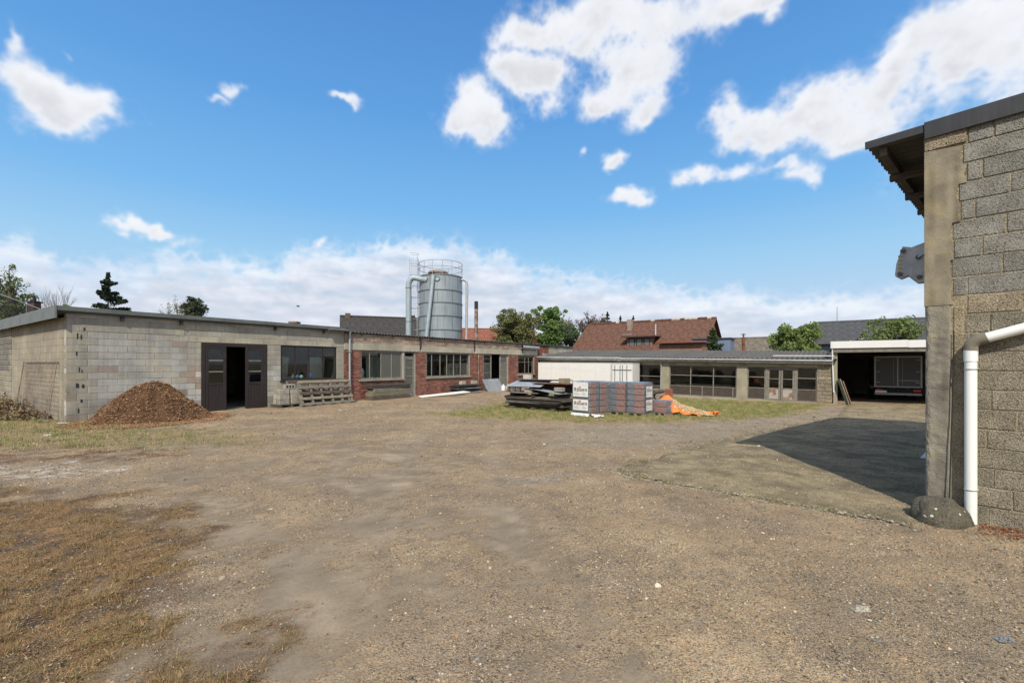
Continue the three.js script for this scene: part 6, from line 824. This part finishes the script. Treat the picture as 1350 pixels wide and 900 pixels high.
{
  const bright = [[.12, .22, .035], [.155, .26, .05], [.09, .17, .03]], fresh = [[.17, .24, .045], [.21, .28, .06], [.13, .20, .035]], olive = [[.15, .17, .045], [.19, .20, .06], [.11, .13, .035]], dark = [[.018, .035, .018], [.025, .045, .022], [.014, .026, .015]], mid = [[.05, .09, .03], [.07, .11, .035], [.04, .07, .025]], purple = [[.11, .06, .05], [.14, .08, .06], [.08, .045, .04]];
  conifer('spruce', 'dark ragged spruce rising behind the block workshop roof', 142, 44, 360, 34, { seed: 3, tones: dark, whorls: 12, gap: 0.25, lift: 0.12, from: 0.30, n: 24000, leaf: 0.11, spread: 0.14, branches: 7, wild: 1.6 });
  bareTree('bare_tree', 'pale bare-branched tree beside a small conifer', 229, 52, 386, 21, { seed: 4, n: 1600, tones: olive, leaf: 0.07, trunk: 0.2 });
  broadleaf('pine', 'small dense pine beside the pale bare tree', 256, 52, 387, 13, { seed: 5, tones: mid.map((c) => c.map((v) => v * 0.7)), from: 0.45, n: 9000, leaf: 0.11, limbs: 18, clump: 0.6 });
  bareTree('bare_shrub', 'bare twiggy shrub behind the metal fascia', 78, 36, 372, 20, { seed: 6, fan: 0.3, category: 'shrub' });
  broadleaf('leafing_bush', 'small leafing bush behind the metal fascia', 88, 34, 392, 10, { seed: 7, tones: fresh, n: 1800, leaf: 0.07, limbs: 8, category: 'bush' });
  broadleaf('leafing_tree', 'young leafing tree behind the net fence', 16, 36, 348, 26, { seed: 8, tones: [...fresh, ...mid], n: 5200, leaf: 0.07, limbs: 22, up: 1.0 });
  broadleaf('dense_shrub', 'dark dense shrub low behind the net fence', -8, 38, 382, 40, { seed: 9, tones: mid, n: 6000, leaf: 0.10, limbs: 14, category: 'shrub' });
  // between the red roof and the brown house
  broadleaf('olive_bush', 'olive-green bush beyond the brick workshop roof end', 680, 47, 420, 31, { seed: 11, tones: olive, n: 22000, leaf: 0.09, limbs: 40, from: 0.25, up: 1.1, clump: 0.8, category: 'bush' });
  bareTree('bare_tree', 'bare grey tree standing behind the olive bush', 688, 58, 402, 20, { seed: 12, fan: 0.4 });
  broadleaf('bright_tree', 'bright green leafy tree behind the roof corner', 722, 50, 405, 19, { seed: 13, tones: bright, n: 20000, leaf: 0.11, limbs: 30, from: 0.22, up: 0.8, clump: 0.75 });
  bareTree('budding_tree', 'greyish budding tree behind the bright green one', 742, 60, 420, 16, { seed: 14, n: 3000, tones: olive, leaf: 0.09 });
  broadleaf('dark_hedge_tree', 'dark green shrub mass left of the brown tiled roof', 752, 58, 432, 24, { seed: 15, tones: mid, n: 9000, leaf: 0.13, limbs: 20, from: 0.1 });
  bareTree('purple_tree', 'reddish-purple leafing tree beside the brown roof', 783, 62, 411, 24, { seed: 16, n: 9000, tones: purple, leaf: 0.09, bark: M.bark });
  conifer('dark_conifer', 'dark conifer touching the purple-leaved tree', 801, 64, 411, 11, { seed: 17, tones: dark, n: 6000, from: 0.3, gap: 0.05, leaf: 0.14 });
  conifer('dark_conifer', 'small dark conifer behind the house chimney', 818, 66, 416, 7, { seed: 18, tones: dark, n: 3500, from: 0.3, gap: 0.05, leaf: 0.13 }); conifer('dark_conifer', 'small dark conifer standing past the house chimney', 835, 66, 416, 7, { seed: 19, tones: dark, n: 3500, from: 0.3, gap: 0.05, leaf: 0.13 });
  conifer('yew', 'dense dark green cone-shaped yew against the brown roof', 940, 38, 427, 20, { seed: 20, tones: mid.map((c) => c.map((v) => v * 0.65)), n: 12000, from: 0.05, gap: 0, whorls: 18, leaf: 0.08, lift: 0.3, spread: 0.4 });
  broadleaf('round_tree', 'rounded fresh green tree behind the shed roof', 1052, 33, 421, 32, { seed: 27, tones: fresh, n: 22000, leaf: 0.075, limbs: 34, from: 0.25, up: 0.5, clump: 0.62 });
  broadleaf('blossom_bush', 'white-blossomed bush above the garage fascia', 1142, 36, 434, 18, { seed: 22, tones: [[.75, .74, .70], [.70, .68, .64], [.18, .22, .07], [.12, .13, .06]], n: 2600, leaf: 0.055, limbs: 16, from: 0.3, category: 'bush' });
  broadleaf('wild_bush', 'straggly green bush with upright shoots above the garage', 1182, 34, 419, 32, { seed: 23, tones: fresh.map((c) => c.map((v) => v * 0.85)), n: 6000, leaf: 0.075, limbs: 26, from: 0.3, up: 1.1, clump: 0.55, category: 'bush' });
  // a small bird over the roof
  const bd = thing('bird', 'small dark bird flying above the block workshop', 'bird', WORLD, xr(393, 60), null, 0); bd.position.set(xr(393, 60), 9.2, -60);
  const bodyG = new THREE.SphereGeometry(1, 12, 8).scale(0.22, 0.07, 0.07); P('body', [bodyG, new THREE.ConeGeometry(0.05, 0.2, 6).rotateZ(Math.PI / 2).translate(-0.28, 0, 0)], M.black, bd); for (const s of [-1, 1]) P('wing', sheet((u, v) => V(0.1 - u * 0.16 * (1 - v * 0.7) - v * 0.12, 0.02 + 0.12 * Math.sin(v * 2), s * v * 0.34), 4, 6, 0.01), M.black, bd);
}
renderer.render(scene, camera);
